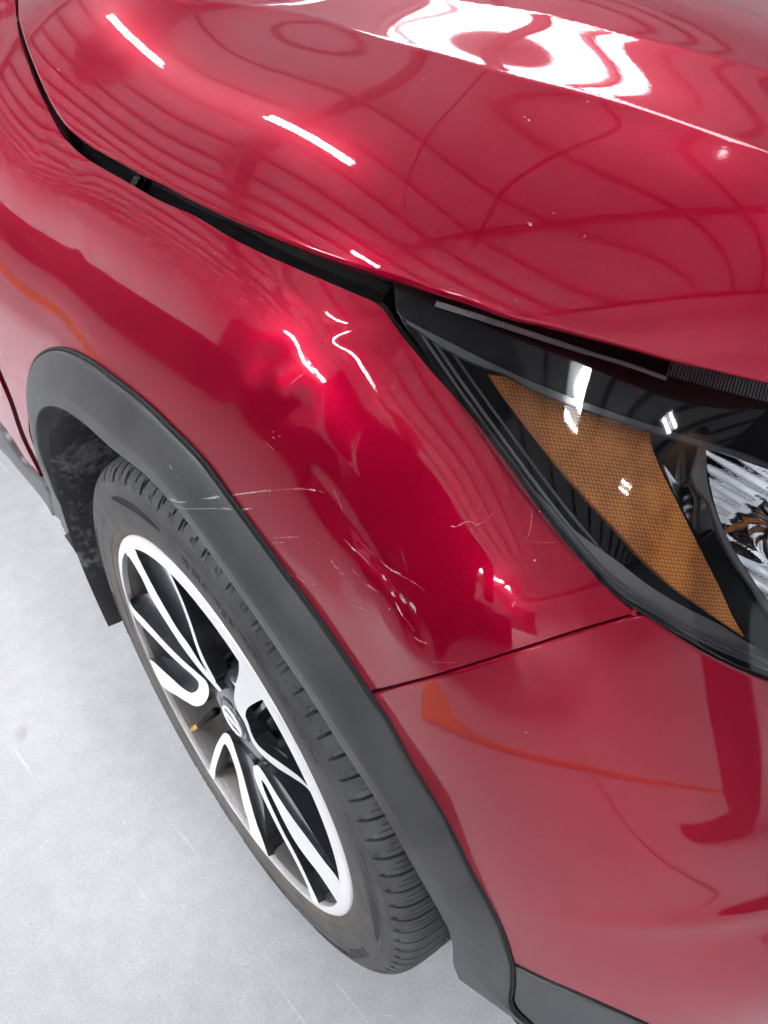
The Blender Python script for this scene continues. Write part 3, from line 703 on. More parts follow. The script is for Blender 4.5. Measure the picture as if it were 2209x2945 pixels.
M['housing_grey'] = mat('headlight_grey_inner', (.34, .345, .35), .36)  # pale grey also stands in for the floor mirrored in the lens
lpanel('headlight_housing', loop([LL, [LL[-1], lens_top[-1]], lens_top[::-1], [lens_top[0], LL[0]]], 12), lambda P: -.045-.03*np.clip((P[:, 0]-1500)/700, 0, 1), M['housing'], 14)
# upper black bezel, the ribbed edge and the clear light guide below it
band = loop([lens_top, [lens_top[-1], (2410, 1390)], z5([(1960, 890), (1659, 790), (1500, 735), (1300, 668), (1150, 622), (1000, 572), (800, 500), (640, 436), (540, 390), (400, 325), (250, 250), (150, 200), (110, 185), (85, 165)])], 12)
lpanel('bezel', band, -.005, M['housing'], 12)
def rib_run(a, b, n, ln_, w, name, m, tilt, dz=0.0):
    bm = bmesh.new()
    P = resample(a, n); Q = resample(b, n)
    A = Shell(-.0015)(P); B = Shell(-.0015)(Q)
    for i in range(n):
        p, q = A[i], B[i]; N = S_body.nrm(p[None], False)[0]
        t = (A[min(i+1, n-1)]-A[max(i-1, 0)]); t /= np.linalg.norm(t); h = w/2
        vs = [bm.verts.new(v-LO) for v in (p-t*h, q-t*h, q+t*h, p+t*h, (p+N*.0016), (q+N*.0016))]
        for f in ((0, 1, 5, 4), (4, 5, 2, 3), (0, 4, 3), (1, 2, 5)): bm.faces.new([vs[k] for k in f])
    bmesh.ops.recalc_face_normals(bm, faces=bm.faces)
    return bmobj(name, bm, m, lamp, kind='stuff')
M['rib'] = mat('clear_ribs', (.85, .86, .88), .2, .2)
rib_run(z5([(235, 100), (440, 165), (640, 232), (880, 312)]), z5([(228, 122), (434, 188), (634, 254), (874, 330)]), 78, 0, .0013, 'edge_ribs', M['rib'], 0)
rib_run(z5([(880, 314), (1050, 365), (1222, 425)]), z5([(876, 328), (1045, 380), (1215, 440)]), 46, 0, .0014, 'fine_edge_ribs', M['rib'], 0)
rib_run(z5([(1245, 352), (1400, 392), (1660, 452), (1800, 485)]), z5([(1225, 420), (1380, 462), (1600, 520), (1780, 560)]), 40, 0, .0014, 'long_ribs', M['rib'], 0)
lg = z5([(100, 178), (150, 205), (250, 256), (400, 332), (540, 398), (640, 444), (800, 508), (1000, 580), (1150, 630), (1300, 676), (1500, 742), (1659, 798), (1960, 900)])
lgl = z5([(104, 196), (150, 222), (250, 290), (400, 366), (540, 420), (640, 474), (800, 540), (1000, 606), (1150, 656), (1300, 700), (1500, 762), (1659, 818), (1960, 925)])
M['guide'] = mat('light_guide', (.17, .18, .20), .16); 
lpanel('light_guide', loop([lg, [lg[-1], lgl[-1]], lgl[::-1], [lgl[0], lg[0]]], 9), -.003, M['guide'], 9)
# housing sill below the reflector; its grey paints in the floor mirrored by the lens
sill = z5([(560, 840), (640, 930), (720, 1035), (800, 1130), (880, 1220), (960, 1300), (1040, 1368), (1180, 1450), (1400, 1580), (1659, 1690), (1960, 1830)])
silu = z5([(600, 850), (700, 960), (800, 1060), (900, 1140), (1000, 1210), (1150, 1325), (1300, 1415), (1450, 1490), (1560, 1560), (1750, 1650), (1960, 1720)])
lpanel('sill_floor_reflection', loop([sill, [sill[-1], silu[-1]], silu[::-1], [silu[0], sill[0]]], 10), -.026, M['housing_grey'], 10)
for a, w in ((-0, .0012), (18, .0012), (44, .001)):
    P = np.array(z5([(150, 215), (330, 480), (500, 715), (640, 905), (800, 1108), (960, 1285), (1110, 1395), (1400, 1560), (1700, 1690)]))
    P = resample([(x+a*.9, y-a*.5) for x, y in P], 60)
    tube('housing_ridge', Shell(-.010-.0006*a)(P)-LO, w, M['housing_grey'] if a else M['guide'], lamp, 6)
# amber side reflector with its cube relief
m = M['amber'] = mat('amber_reflector', (.50, .135, .022), .35, 0, 0)
tc = nd(m, 'ShaderNodeTexCoord'); vo = nd(m, 'ShaderNodeTexVoronoi', Scale=1.0, voronoi_dimensions='2D'); vo.inputs['Randomness'].default_value = .10
def dotn(vec):
    d_ = nd(m, 'ShaderNodeVectorMath', operation='DOT_PRODUCT'); lk(m, tc, 'Object', d_, 0); d_.inputs[1].default_value = tuple(vec); return d_
U_, V_ = Surf.Ud*410, Surf.Vd*410
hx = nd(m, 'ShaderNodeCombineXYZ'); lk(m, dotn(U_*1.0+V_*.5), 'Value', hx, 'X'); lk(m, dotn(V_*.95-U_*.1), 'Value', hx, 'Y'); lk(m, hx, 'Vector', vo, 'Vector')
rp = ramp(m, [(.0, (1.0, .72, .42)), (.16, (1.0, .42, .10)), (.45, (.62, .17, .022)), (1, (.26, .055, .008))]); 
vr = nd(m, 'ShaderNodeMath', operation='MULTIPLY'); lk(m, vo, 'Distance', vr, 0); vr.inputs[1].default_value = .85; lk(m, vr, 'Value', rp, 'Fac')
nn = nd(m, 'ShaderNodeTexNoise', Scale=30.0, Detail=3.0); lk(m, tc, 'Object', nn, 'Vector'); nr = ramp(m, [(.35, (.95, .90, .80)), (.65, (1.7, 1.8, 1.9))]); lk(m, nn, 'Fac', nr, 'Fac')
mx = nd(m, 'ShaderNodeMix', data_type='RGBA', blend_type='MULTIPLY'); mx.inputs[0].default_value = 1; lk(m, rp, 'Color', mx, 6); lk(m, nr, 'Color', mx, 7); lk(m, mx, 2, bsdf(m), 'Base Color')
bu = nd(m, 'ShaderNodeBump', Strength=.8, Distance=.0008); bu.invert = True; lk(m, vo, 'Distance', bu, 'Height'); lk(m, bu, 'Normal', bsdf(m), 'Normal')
AM_L = z5([(460, 415), (520, 505), (600, 612), (700, 742), (800, 862), (900, 975), (1000, 1080), (1100, 1190), (1200, 1285), (1300, 1365), (1400, 1435), (1480, 1490), (1560, 1545)])
AM_R = z5([(1560, 1545), (1510, 1460), (1450, 1330), (1400, 1230), (1350, 1130), (1300, 1030), (1250, 930), (1200, 830), (1160, 730), (1135, 640)])
AM_T = z5([(1135, 640), (1000, 600), (850, 540), (700, 480), (560, 430), (460, 415)])
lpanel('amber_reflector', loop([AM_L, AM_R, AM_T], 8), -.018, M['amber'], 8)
M['orange'] = mat('amber_edge', (.75, .20, .03), .3, 0, .5)
tube('reflector_edge', Shell(-.0165)(resample(AM_L[:9], 40))-LO, np.interp(np.linspace(0, 1, 40), [0, .2, .75, 1], [.0008, .0014, .001, .0003]), M['orange'], lamp, 8)
# chrome facets between the reflector and the main bowl
q = z5
for name, P, o, mm in [
    ('chrome_facet', q([(1140, 650), (1200, 668), (1300, 690), (1372, 712), (1360, 780), (1330, 860), (1300, 900), (1240, 850), (1190, 760)]), lambda P: -.016-.00010*(P[:, 0]-1860), 'chrome'),
    ('chrome_facet', q([(1200, 790), (1300, 905), (1335, 865), (1400, 960), (1440, 1080), (1380, 1120), (1330, 1060), (1260, 930)]), lambda P: -.024-.00006*(P[:, 1]-1400), 'chrome'),
    ('dark_facet', q([(1300, 1030), (1380, 1125), (1440, 1085), (1500, 1220), (1560, 1340), (1659, 1480), (1800, 1620), (1800, 1700), (1600, 1570), (1540, 1500), (1450, 1320), (1370, 1160)]), lambda P: -.030+.00004*(P[:, 1]-1500), 'housing'),
    ('dark_facet', q([(1372, 712), (1340, 870), (1400, 960), (1450, 1100), (1520, 1230), (1600, 1340), (1659, 1430), (1800, 1600), (1800, 1520), (1659, 1390), (1580, 1280), (1500, 1150), (1440, 1020), (1400, 880), (1386, 720)]), lambda P: -.020+0*P[:, 0], 'housing_grey')]:
    lpanel(name, P, o, M[mm], 8, 8)
bowl = q([(1386, 722), (1500, 752), (1659, 800), (1900, 880), (2000, 1100), (1960, 1500), (1800, 1515), (1659, 1385), (1580, 1275), (1500, 1145), (1445, 1020), (1408, 880)])
def bowl_d(P):
    c = np.array([2290., 1540.]); d = np.linalg.norm((P-c)/np.array([1.0, 1.5]), axis=1)/260
    return -.062+.00013*(P[:, 0]-2020)+.006*d*d+.00028*np.sin((P[:, 0]*.55-P[:, 1]*.95)*.16)
lpanel('reflector_bowl', bowl, bowl_d, M['chrome'], 8, 8)
pc = Shell(-.012)(np.array([[2292., 1545.]]))[0]; pn = np.array([.80, -.50, .34]); pn /= np.linalg.norm(pn)
Qm = Vector((0, 0, 1)).rotation_difference(Vector(pn)).to_matrix()
def disc_rows(rows, seg=64):
    th = np.arange(seg)*2*PI/seg
    return [np.array([np.array(pc)-LO+np.array(Qm @ Vector((r*math.cos(t), r*math.sin(t), z))) for t in th]) for r, z in rows]
loft('projector_ring', disc_rows([(.022, -.03), (.0255, -.012), (.026, .000), (.024, .002), (.0225, .001), (.0205, -.004)]), M['chrome'], lamp, close=True, sharp=35)
m = M['projector'] = mat('projector_glass', (.5, .52, .55), .03, .6, 1.0)
loft('projector_lens', disc_rows([(.0205, -.004), (.019, .003), (.015, .007), (.009, .0095), (.0002, .0105)]), m, lamp, close=True)
# clear outer lens: thin polycarbonate, reflects like glass
m = M['lens'] = bpy.data.materials.new('clear_lens'); m.use_nodes = True; nt = m.node_tree; nt.nodes.clear()
o_ = nd(m, 'ShaderNodeOutputMaterial'); tr = nd(m, 'ShaderNodeBsdfTransparent'); tr.inputs['Color'].default_value = (.93, .94, .95, 1)
gl = nd(m, 'ShaderNodeBsdfGlossy'); gl.inputs['Roughness'].default_value = .025; fz = nd(m, 'ShaderNodeFresnel'); fz.inputs['IOR'].default_value = 1.55
mxs = nd(m, 'ShaderNodeMixShader'); lk(m, fz, 'Fac', mxs, 'Fac'); lk(m, tr, 'BSDF', mxs, 1); lk(m, gl, 'BSDF', mxs, 2); lk(m, mxs, 'Shader', o_, 'Surface')
lens = panel('lens', loop([LL, [LL[-1], lens_top[-1]], lens_top[::-1], [lens_top[0], LL[0]]], 9), S_body, m, lamp, 16, off=0.0, rad=.0015, depth=.004, dents=False)
for v in lens.data.vertices: v.co = Vector(np.array(v.co)-LO)

# ------------------------------------------------------------------ scrapes on paint and plastic
def scrape(P, w, m, par=None, off=.0004, jit=.45, name='scrape', surf=None):
    P = np.array(P, float)
    if w >= 7:                                   # a broad scrape is a bundle of fine ragged ones
        for q in range(int(w/2.2)):
            a_ = RNG.uniform(-.5, .5, 2)*w*.8; P_ = P+a_; c_ = P_.mean(0); P_ = c_+(P_-c_)*RNG.uniform(.35, 1.0)
            scrape(P_, RNG.uniform(1.6, 3.6), m, par, off, .6, name, surf)
        return
    w = w*.7
    P = spline(P, 3); P = P+np.cumsum(RNG.normal(size=P.shape)*.22, axis=0)*np.linspace(0, 1, len(P))[:, None]*.6; n = len(P)
    if n < 3: return
    T = np.gradient(P, axis=0); T /= np.linalg.norm(T, axis=1)[:, None]; Nn_ = np.stack([-T[:, 1], T[:, 0]], -1)
    t = np.linspace(0, 1, n); ww = w*np.sqrt(np.clip(4*t*(1-t), .02, 1))*(1+jit*RNG.normal(size=n)).clip(.25, 2)
    A, B = P+Nn_*ww[:, None]/2, P-Nn_*ww[:, None]/2
    f = surf or (lambda q: S_body.hit(q, off))
    XA, XM, XB = f(A), f(P), f(B)
    nn_ = S_body.nrm(XM); XM = XM+nn_*.00015
    return loft(name, [XA, XM, XB], M[m], par or fender)
SR = 'scratch_red'; SW = 'scratch'
z4 = lambda P: [(700+x*.54250, 950+y*.54241) for x, y in P]
z3 = lambda P: [(x*.54250, 950+y*.54259) for x, y in P]
for P, w, m_ in [
    (z3([(1185, 892), (1250, 872), (1340, 860), (1430, 850)]), 4.5, SW), (z3([(1190, 884), (1230, 878)]), 9, SW), (z3([(1430, 850), (1520, 843), (1660, 846)]), 2, SR), (z3([(1429, 842), (1431, 858)]), 4, SW),
    (z3([(1240, 952), (1290, 950), (1338, 942)]), 5, SW),
    (z4([(250, 842), (300, 838), (345, 845)]), 2, SR), (z4([(345, 843), (388, 850)]), 5, SW), (z4([(388, 850), (436, 862)]), 2, SR),
    (z4([(478, 845), (500, 890), (520, 940), (530, 975)]), 2, SR),
    (z4([(1097, 1040), (1130, 1040), (1160, 1025), (1190, 1014), (1215, 1018), (1235, 1032), (1255, 1025), (1280, 1012)]), 3.2, SR), (z4([(1097, 1038), (1125, 1041)]), 3.5, SW), (z4([(1285, 1008), (1330, 966)]), 1.4, SR),
    (z4([(275, 1300), (310, 1325), (355, 1332)]), 4, SR), (z4([(365, 1345), (388, 1348)]), 5, SR), (z4([(232, 1280), (270, 1312)]), 1.5, SR),
    (z4([(535, 1108), (570, 1145), (600, 1172), (640, 1212), (675, 1250)]), 3, SR), (z4([(572, 1148), (595, 1170)]), 4.5, SW),
    (z4([(600, 1100), (650, 1150), (700, 1200)]), 1.5, SR), (z4([(725, 1222), (760, 1250), (820, 1290), (880, 1320)]), 1.8, SR), (z4([(910, 1342), (965, 1383)]), 1.4, SR), (z4([(745, 1240), (790, 1275), (835, 1292)]), 4, SW), (z4([(880, 1325), (925, 1350)]), 3, SR),
    (z4([(465, 1215), (485, 1250), (505, 1268)]), 5.5, SR), (z4([(505, 1280), (535, 1298)]), 4, SR), (z4([(575, 1262), (600, 1290), (618, 1306)]), 4, SR),
    (z4([(640, 1335), (665, 1360), (715, 1390)]), 7, SR), (z4([(390, 1120), (400, 1135)]), 4, SR), (z4([(440, 1130), (452, 1140)]), 3, SR),
    (z4([(735, 1290), (748, 1320), (760, 1330)]), 8, SW), (z4([(785, 1380), (800, 1410), (812, 1420)]), 14, SW), (z4([(830, 1395), (850, 1430), (868, 1450)]), 9, SW), (z4([(880, 1435), (900, 1465), (914, 1500)]), 10, SW),
    (z4([(805, 1440), (820, 1470), (845, 1515)]), 5, SW), (z4([(845, 1515), (890, 1570), (905, 1592)]), 1.6, SR), (z4([(888, 1588), (908, 1594)]), 3, SR),
    (z4([(905, 1625), (930, 1645), (970, 1658)]), 3.4, SR), (z4([(960, 1655), (973, 1660)]), 5, SW), (z4([(540, 1430), (600, 1462), (650, 1480), (710, 1512)]), 2.4, SR),
    (z4([(150, 1100), (185, 1100), (220, 1098), (300, 1096)]), 3.5, SR), (z4([(155, 1135), (160, 1128), (220, 1124)]), 2.4, SR), (z4([(217, 1122), (228, 1122)]), 7, SW),
    (z4([(1505, 1105), (1520, 1060), (1528, 1000), (1530, 935)]), 3, SR), (z4([(1500, 1122), (1659, 1125)]), 1.2, SR), (z4([(1538, 1222), (1550, 1217)]), 5, SW),
    (z4([(1425, 1470), (1436, 1445), (1445, 1432)]), 5, SR), (z4([(250, 288), (285, 255), (320, 230)]), 5, SR),
    (z4([(150, 540), (165, 536)]), 4, SR), (z4([(155, 566), (165, 572)]), 5, SR), (z4([(185, 564), (198, 560)]), 4, SR), (z4([(120, 595), (165, 638)]), 1.6, SR),
    (z4([(1000, 1757), (1060, 1762), (1120, 1758)]), 1.6, SR)]:
    scrape(P, w, m_)
hs = lambda q: S_hood.hit(q, .0004)
for (x, y), w in [((1524, 642), 13), ((1592, 612), 7), ((1681, 680), 7), ((1638, 507), 3), ((1350, 256), 3), ((1509, 336), 5), ((1521, 345), 6), ((1968, 870), 3), ((560, 100), 3), ((770, 345), 3), ((1000, 412), 3), ((1980, 840), 4), ((168, 200), 5), ((540, 700), 3), ((1320, 480), 3), ((1090, 560), 3)]:
    scrape([(x-w*.6, y-w*.2), (x+w*.6, y+w*.3)], w, SW if w > 4 else SR, hood, name='chip', surf=hs)
# scuffs on the trim
from mathutils.bvhtree import BVHTree
bt = BVHTree.FromPolygons([v.co for v in arch_trim.data.vertices], [tuple(p.vertices) for p in arch_trim.data.polygons])
def on_trim(q):
    o = []
    for r in ray(q):
        h = bt.ray_cast(Vector(CAM), Vector(r).normalized())
        o.append(np.array(h[0])-np.array(Vector(r).normalized())*.0005 if h[0] is not None else on([q[0]], 1, 0)[0])
    return np.array(o)
for P, w in [(z3([(880, 885), (915, 903), (945, 911), (990, 911)]), 5), (z3([(905, 893), (940, 908)]), 8), (z3([(1070, 893), (1120, 889), (1165, 878)]), 5), (z3([(1105, 891), (1160, 884)]), 8), (z3([(1140, 872), (1165, 890)]), 4),
             (z3([(920, 925), (960, 942), (1050, 945), (1140, 944), (1210, 948)]), 2.6), (z3([(1180, 940), (1230, 950)]), 4), (z3([(898, 712), (905, 728), (915, 738)]), 3), (z3([(930, 770), (936, 780)]), 2)]:
    scrape(P, w, 'scuff', arch_trim, name='scuff', surf=on_trim)
# ==== PLACE ====
# ------------------------------------------------------------------ the hall
m = M['floor'] = mat('painted_concrete', (.5, .5, .52), .38)
tc = nd(m, 'ShaderNodeTexCoord')
n1 = nd(m, 'ShaderNodeTexNoise', Scale=2.2, Detail=6.0, Roughness=.55); lk(m, tc, 'Object', n1, 'Vector')
n2 = nd(m, 'ShaderNodeTexNoise', Scale=28.0, Detail=5.0, Roughness=.6); lk(m, tc, 'Object', n2, 'Vector')
ra = ramp(m, [(.25, (.47, .48, .50)), (.75, (.55, .557, .57))]); lk(m, n1, 'Fac', ra, 'Fac')
rb = ramp(m, [(.35, (.93, .93, .94)), (.65, (1.04, 1.04, 1.03))]); lk(m, n2, 'Fac', rb, 'Fac')
n3 = nd(m, 'ShaderNodeTexNoise', Scale=260.0, Detail=3.0, Roughness=.7); lk(m, tc, 'Object', n3, 'Vector')
rc = ramp(m, [(.32, (.86, .86, .87)), (.5, (1, 1, 1)), (.68, (1.07, 1.07, 1.07))]); lk(m, n3, 'Fac', rc, 'Fac')
def mulc(a, ao, b):
    x_ = nd(m, 'ShaderNodeMix', data_type='RGBA', blend_type='MULTIPLY'); x_.inputs[0].default_value = 1; lk(m, a, ao, x_, 6); lk(m, b, 'Color', x_, 7); return x_
base_ = mulc(mulc(ra, 'Color', rb), 2, rc)
def spots(prev, scale, r0, r1, col, seed):
    mp = nd(m, 'ShaderNodeMapping'); mp.inputs['Location'].default_value = (seed, seed*1.7, 0); lk(m, tc, 'Object', mp, 'Vector')
    nz = nd(m, 'ShaderNodeTexNoise', Scale=scale*2.5, Detail=3.0); lk(m, mp, 'Vector', nz, 'Vector')
    av = nd(m, 'ShaderNodeVectorMath', operation='MULTIPLY_ADD'); lk(m, nz, 'Color', av, 0); av.inputs[1].default_value = (.35/scale,)*3; lk(m, mp, 'Vector', av, 2)
    v_ = nd(m, 'ShaderNodeTexVoronoi', Scale=scale); lk(m, av, 'Vector', v_, 'Vector'); r_ = ramp(m, [(r0, (1, 1, 1)), (r1, (0, 0, 0))]); lk(m, v_, 'Distance', r_, 'Fac')
    x_ = nd(m, 'ShaderNodeMix', data_type='RGBA'); lk(m, r_, 'Color', x_, 'Factor'); lk(m, prev, 2, x_, 6); x_.inputs[7].default_value = (*col, 1); return x_
m1 = spots(base_, 140.0, .05, .11, (.90, .90, .92), 3.1)      # pale specks
m2 = spots(m1, 60.0, .03, .06, (.36, .36, .37), 8.2)          # grit
m3 = spots(m2, 7.0, .020, .034, (.20, .20, .20), 1.3)
m4 = spots(m3, 3.4, .035, .075, (.40, .40, .40), 5.5)         # dull stains
wvt = nd(m, 'ShaderNodeTexNoise', Scale=1.0, Detail=5.0); mps = nd(m, 'ShaderNodeMapping'); mps.inputs['Scale'].default_value = (3.0, 90.0, 1); mps.inputs['Rotation'].default_value = (0, 0, .9); lk(m, tc, 'Object', mps, 'Vector'); lk(m, mps, 'Vector', wvt, 'Vector')
rs = ramp(m, [(.66, (0, 0, 0)), (.74, (.35, .35, .35))]); lk(m, wvt, 'Fac', rs, 'Fac')
m5 = nd(m, 'ShaderNodeMix', data_type='RGBA'); lk(m, rs, 'Color', m5, 'Factor'); lk(m, m4, 2, m5, 6); m5.inputs[7].default_value = (.85, .85, .86, 1)
lk(m, m5, 2, bsdf(m), 'Base Color')
bu = nd(m, 'ShaderNodeBump', Strength=.25, Distance=.001); lk(m, n2, 'Fac', bu, 'Height'); lk(m, bu, 'Normal', bsdf(m), 'Normal')
def slab(name, x0, x1, y0, y1, z, th, m, parent=None, **kw):
    bm = bmesh.new(); box(bm, ((x0+x1)/2, (y0+y1)/2, z-th/2), (x1-x0, y1-y0, th)); return bmobj(name, bm, m, parent, **kw)
slab('floor', -16, 14, -14, 12, 0, .1, M['floor'], kind='structure')
M['line'] = mat('orange_floor_paint', (.98, .30, .015), .4)
fa, fb = np.array([-9.0, -2.3]), np.array([-1.35, -.80]); tn = (fb-fa)/np.linalg.norm(fb-fa); nn2 = np.array([-tn[1], tn[0]])*.075
loft('floor_line', [[[*(fa+nn2), .001], [*(fb+nn2), .001]], [[*(fa+nn2), .004], [*(fb+nn2), .004]], [[*(fa-nn2), .004], [*(fb-nn2), .004]], [[*(fa-nn2), .001], [*(fb-nn2), .001]]], M['line'], None, smooth=False, kind='structure')
fl = spline([(.09, -.335), (.26, -.385), (.40, -.42), (.56, -.44), (.79, -.43), (1.06, -.35), (1.35, -.12), (1.53, .25), (1.47, .57), (1.30, .78), (1.0, 1.1)], .03); n_ = len(fl)
Tn = np.gradient(fl, axis=0); Tn /= np.linalg.norm(Tn, axis=1)[:, None]; Nr = np.stack([-Tn[:, 1], Tn[:, 0]], -1)
hw = np.interp(np.arange(n_), [0, 3, 6], [.05, .045, .010])[:, None]
La, Lb = fl+Nr*.010, fl-Nr*hw
loft('floor_line', [np.c_[La, np.full(n_, .001)], np.c_[La, np.full(n_, .004)], np.c_[Lb, np.full(n_, .004)], np.c_[Lb, np.full(n_, .001)]], M['line'], None, smooth=False, kind='structure')
M['joint'] = mat('floor_joint', (.16, .16, .16), .8)
slab('floor_joint', 1.02, 1.03, -6, 6, .003, .002, M['joint'], kind='structure')
M['wall'] = mat('hall_wall', (.55, .56, .58), .6)
M['dark_wall'] = mat('dark_cladding', (.05, .052, .06), .6)
for a, mm in (((-16.2, -16, -14, 12), 'wall'), ((14, 14.2, -14, 12), 'wall'), ((-16, 14, -14.2, -14), 'dark_wall'), ((-16, 14, 12, 12.2), 'wall')):
    bm = bmesh.new(); box(bm, ((a[0]+a[1])/2, (a[2]+a[3])/2, HALL_H/2), (a[1]-a[0], a[3]-a[2], HALL_H)); bmobj('wall', bm, M[mm], kind='structure')
M['roof'] = mat('glowing_roof_sheet', (.35, .35, .37), .5, emis=(.93, .95, 1.0), estr=.115); M['purlin'] = mat('purlin_steel', (.16, .15, .16), .5)  # the ceiling's glow is added as even fill light
slab('ceiling', -16.2, 14.2, -14.2, 12.2, HALL_H+.1, .1, M['roof'], kind='structure')
pd = Vector((.94, -.35, 0)).normalized()
bm = bmesh.new()
for k in range(-17, 18):
    c = Vector((-2, -1, HALL_H-.10))+Vector((-pd.y, pd.x, 0))*k*1.08
    box(bm, c, (24, .075, .14), Matrix.Rotation(math.atan2(pd.y, pd.x), 3, 'Z'))
bmobj('ceiling_purlins', bm, M['purlin'], kind='structure')
for gx, gy in ((-12.6, 1.5), (-5.6, 0), (1.45, .9), (8.5, -1.5)):
    bm = bmesh.new(); R3 = Matrix.Rotation(math.atan2(pd.y, pd.x)+PI/2, 3, 'Z')
    box(bm, (gx, gy, 5.27), (22, .30, .02), R3); box(bm, (gx, gy, 5.12), (22, .03, .28), R3); box(bm, (gx, gy, 4.97), (22, .28, .02), R3)
    bmobj('roof_girder', bm, M['purlin'], kind='structure')
M['tube_lamp'] = mat('tube_light', (1, 1, 1), .5, emis=(.95, .97, 1.0), estr=14)
M['lamp_body'] = mat('lamp_body', (.75, .75, .75), .4)
bsdf(M['tube_lamp']).inputs['Emission Strength'].default_value = 60
ang_l = math.atan2(pd.y, pd.x)
def ceiling_light(x, y, z, L, label, ang=None):
    o = empty('ceiling_light', (x, y, z), None, label=label, category='ceiling light')
    bm = bmesh.new(); box(bm, (0, 0, .05), (L, .20, .06)); bmobj('lamp_housing', bm, M['lamp_body'], o, bevel=.01)
    for s in (-1, 1):
        P = np.stack([np.linspace(-L/2+.04, L/2-.04, 5), np.full(5, s*.055), np.zeros(5)], -1)
        tube('tube', P, .017, M['tube_lamp'], o, 10)
        tube('hanger', [(s*L*.38, 0, .08), (s*L*.38, 0, HALL_H-z-.02)], .004, M['purlin'], o, 6)
    o.rotation_euler = (0, 0, ang_l if ang is None else ang)
    return o
LIGHTS = [(-4.0, .55, 4.7, 2.9, 'long ceiling light mirrored in the side of the hood'), (-.9, -3.7, 4.7, 1.3, 'ceiling light mirrored in the rolled lower edge of the hood')]
for x, y, z, L, lb in LIGHTS: ceiling_light(x, y, z, L, lb)
for k, (x, y, L) in enumerate([(2.50, 2.45, .6), (3.35, 3.75, .8), (4.9, 4.75, .8)]):
    ceiling_light(x, y, 4.7, L, ['short ceiling light of the overhead cluster, leftmost in the headlight lens', 'short ceiling light second from the left in the headlight lens', 'short ceiling light mirrored beside the chrome bowl', 'ceiling light mirrored along the upper edge of the headlight'][k], math.radians(46 if k < 5 else 16))

# the person taking the picture, seen only as a reflection
def skinned(name, nodes, edges, m, parent, sub=2):
    me = bpy.data.meshes.new(name); me.from_pydata([n[0] for n in nodes], edges, []); me.materials.append(m)
    o = link(bpy.data.objects.new(name, me), parent)
    s = o.modifiers.new('skin', 'SKIN')
    for v, n in zip(me.skin_vertices[0].data, nodes):
        r = n[1] if isinstance(n[1], tuple) else (n[1], n[1]); v.radius = r
    me.skin_vertices[0].data[0].use_root = True
    s.use_smooth_shade = True
    u = o.modifiers.new('sub', 'SUBSURF'); u.levels = sub; u.render_levels = sub
    return o
M['cloth'] = mat('dark_jacket', (.012, .012, .015), .85); M['trousers'] = mat('dark_trousers', (.015, .015, .02), .9)
M['skin'] = mat('skin', (.5, .28, .2), .5); M['shoe'] = mat('shoe', (.03, .03, .035), .5); M['hair'] = mat('hair', (.01, .008, .007), .6)
person = empty('person', (0, 0, 0), label='person in dark jacket and trousers standing beside the front wheel of the car', category='person')
nodes = [((.22, -1.02, .95), (.25, .18)), ((.24, -1.00, 1.15), (.28, .20)), ((.26, -.96, 1.34), (.30, .20)), ((.28, -.92, 1.50), (.16, .14)),
         ((.56, -.94, 1.42), .10), ((.66, -.90, 1.14), .085), ((.62, -.80, .92), .06), ((-.04, -.94, 1.42), .10), ((-.14, -.90, 1.14), .085), ((-.08, -.80, .92), .06),
         ((.38, -1.02, .86), .15), ((.42, -1.03, .50), .12), ((.44, -1.04, .10), .09), ((.06, -1.02, .86), .15), ((.00, -1.03, .50), .12), ((-.04, -1.04, .10), .09)]
ed = [(0, 1), (1, 2), (2, 3), (3, 4), (4, 5), (5, 6), (3, 7), (7, 8), (8, 9), (0, 10), (10, 11), (11, 12), (0, 13), (13, 14), (14, 15)]
skinned('clothing', nodes, ed, M['cloth'], person)
M['skylight'] = mat('glowing_roof_panel', (1, 1, 1), .5, emis=(.93, .96, 1.0), estr=5.0)
bsdf(M['skylight']).inputs['Emission Strength'].default_value = 8.0
bsdf(M['skylight']).inputs['Emission Strength'].default_value = 7.0
bm = bmesh.new(); box(bm, (-5.3, 5.9, HALL_H-.02), (12.5, 1.15, .03), Matrix.Rotation(ang_l, 3, 'Z')); bmobj('glowing_roof_panel', bm, M['skylight'], kind='structure')
for lab, P in (('black cable hanging in a wide arc under the hall roof', [(.05, -1.9, 4.2), (-.1, -1.52, 4.3), (-.84, -.3, 4.3), (-1.41, .74, 4.3), (-1.94, 1.67, 4.32), (-2.16, 2.14, 4.4), (-2.2, 2.5, 5.2)]), ('black air hose hanging in a loop under the hall roof', [(.9, -.9, 4.0), (.62, -.35, 4.3), (.09, .5, 4.3), (-.21, 1.08, 4.3), (-.4, 1.62, 4.3), (-.45, 2.22, 4.35), (-.4, 2.58, 4.45), (-.35, 3.0, 5.2)])):
    tube('hanging_cable', spline(P, .12), .018, M['matt_black'], None, 8, label=lab, category='cable')
M['fill_glow'] = mat('fill_light_panel', (1, 1, 1), .5, emis=(.97, .98, 1.0), estr=195)  # unseen row of emitters added to fill the floor and near side with light
for k in range(6):
    slab('glowing_roof_panel', -7.2+k*2.4, -5.2+k*2.4, -10.9, -10.1, HALL_H-.015, .03, M['fill_glow'], kind='structure')
p2 = empty('person', (0, 0, 0), label='second person in dark trousers and shoes standing in front of the bumper', category='person')
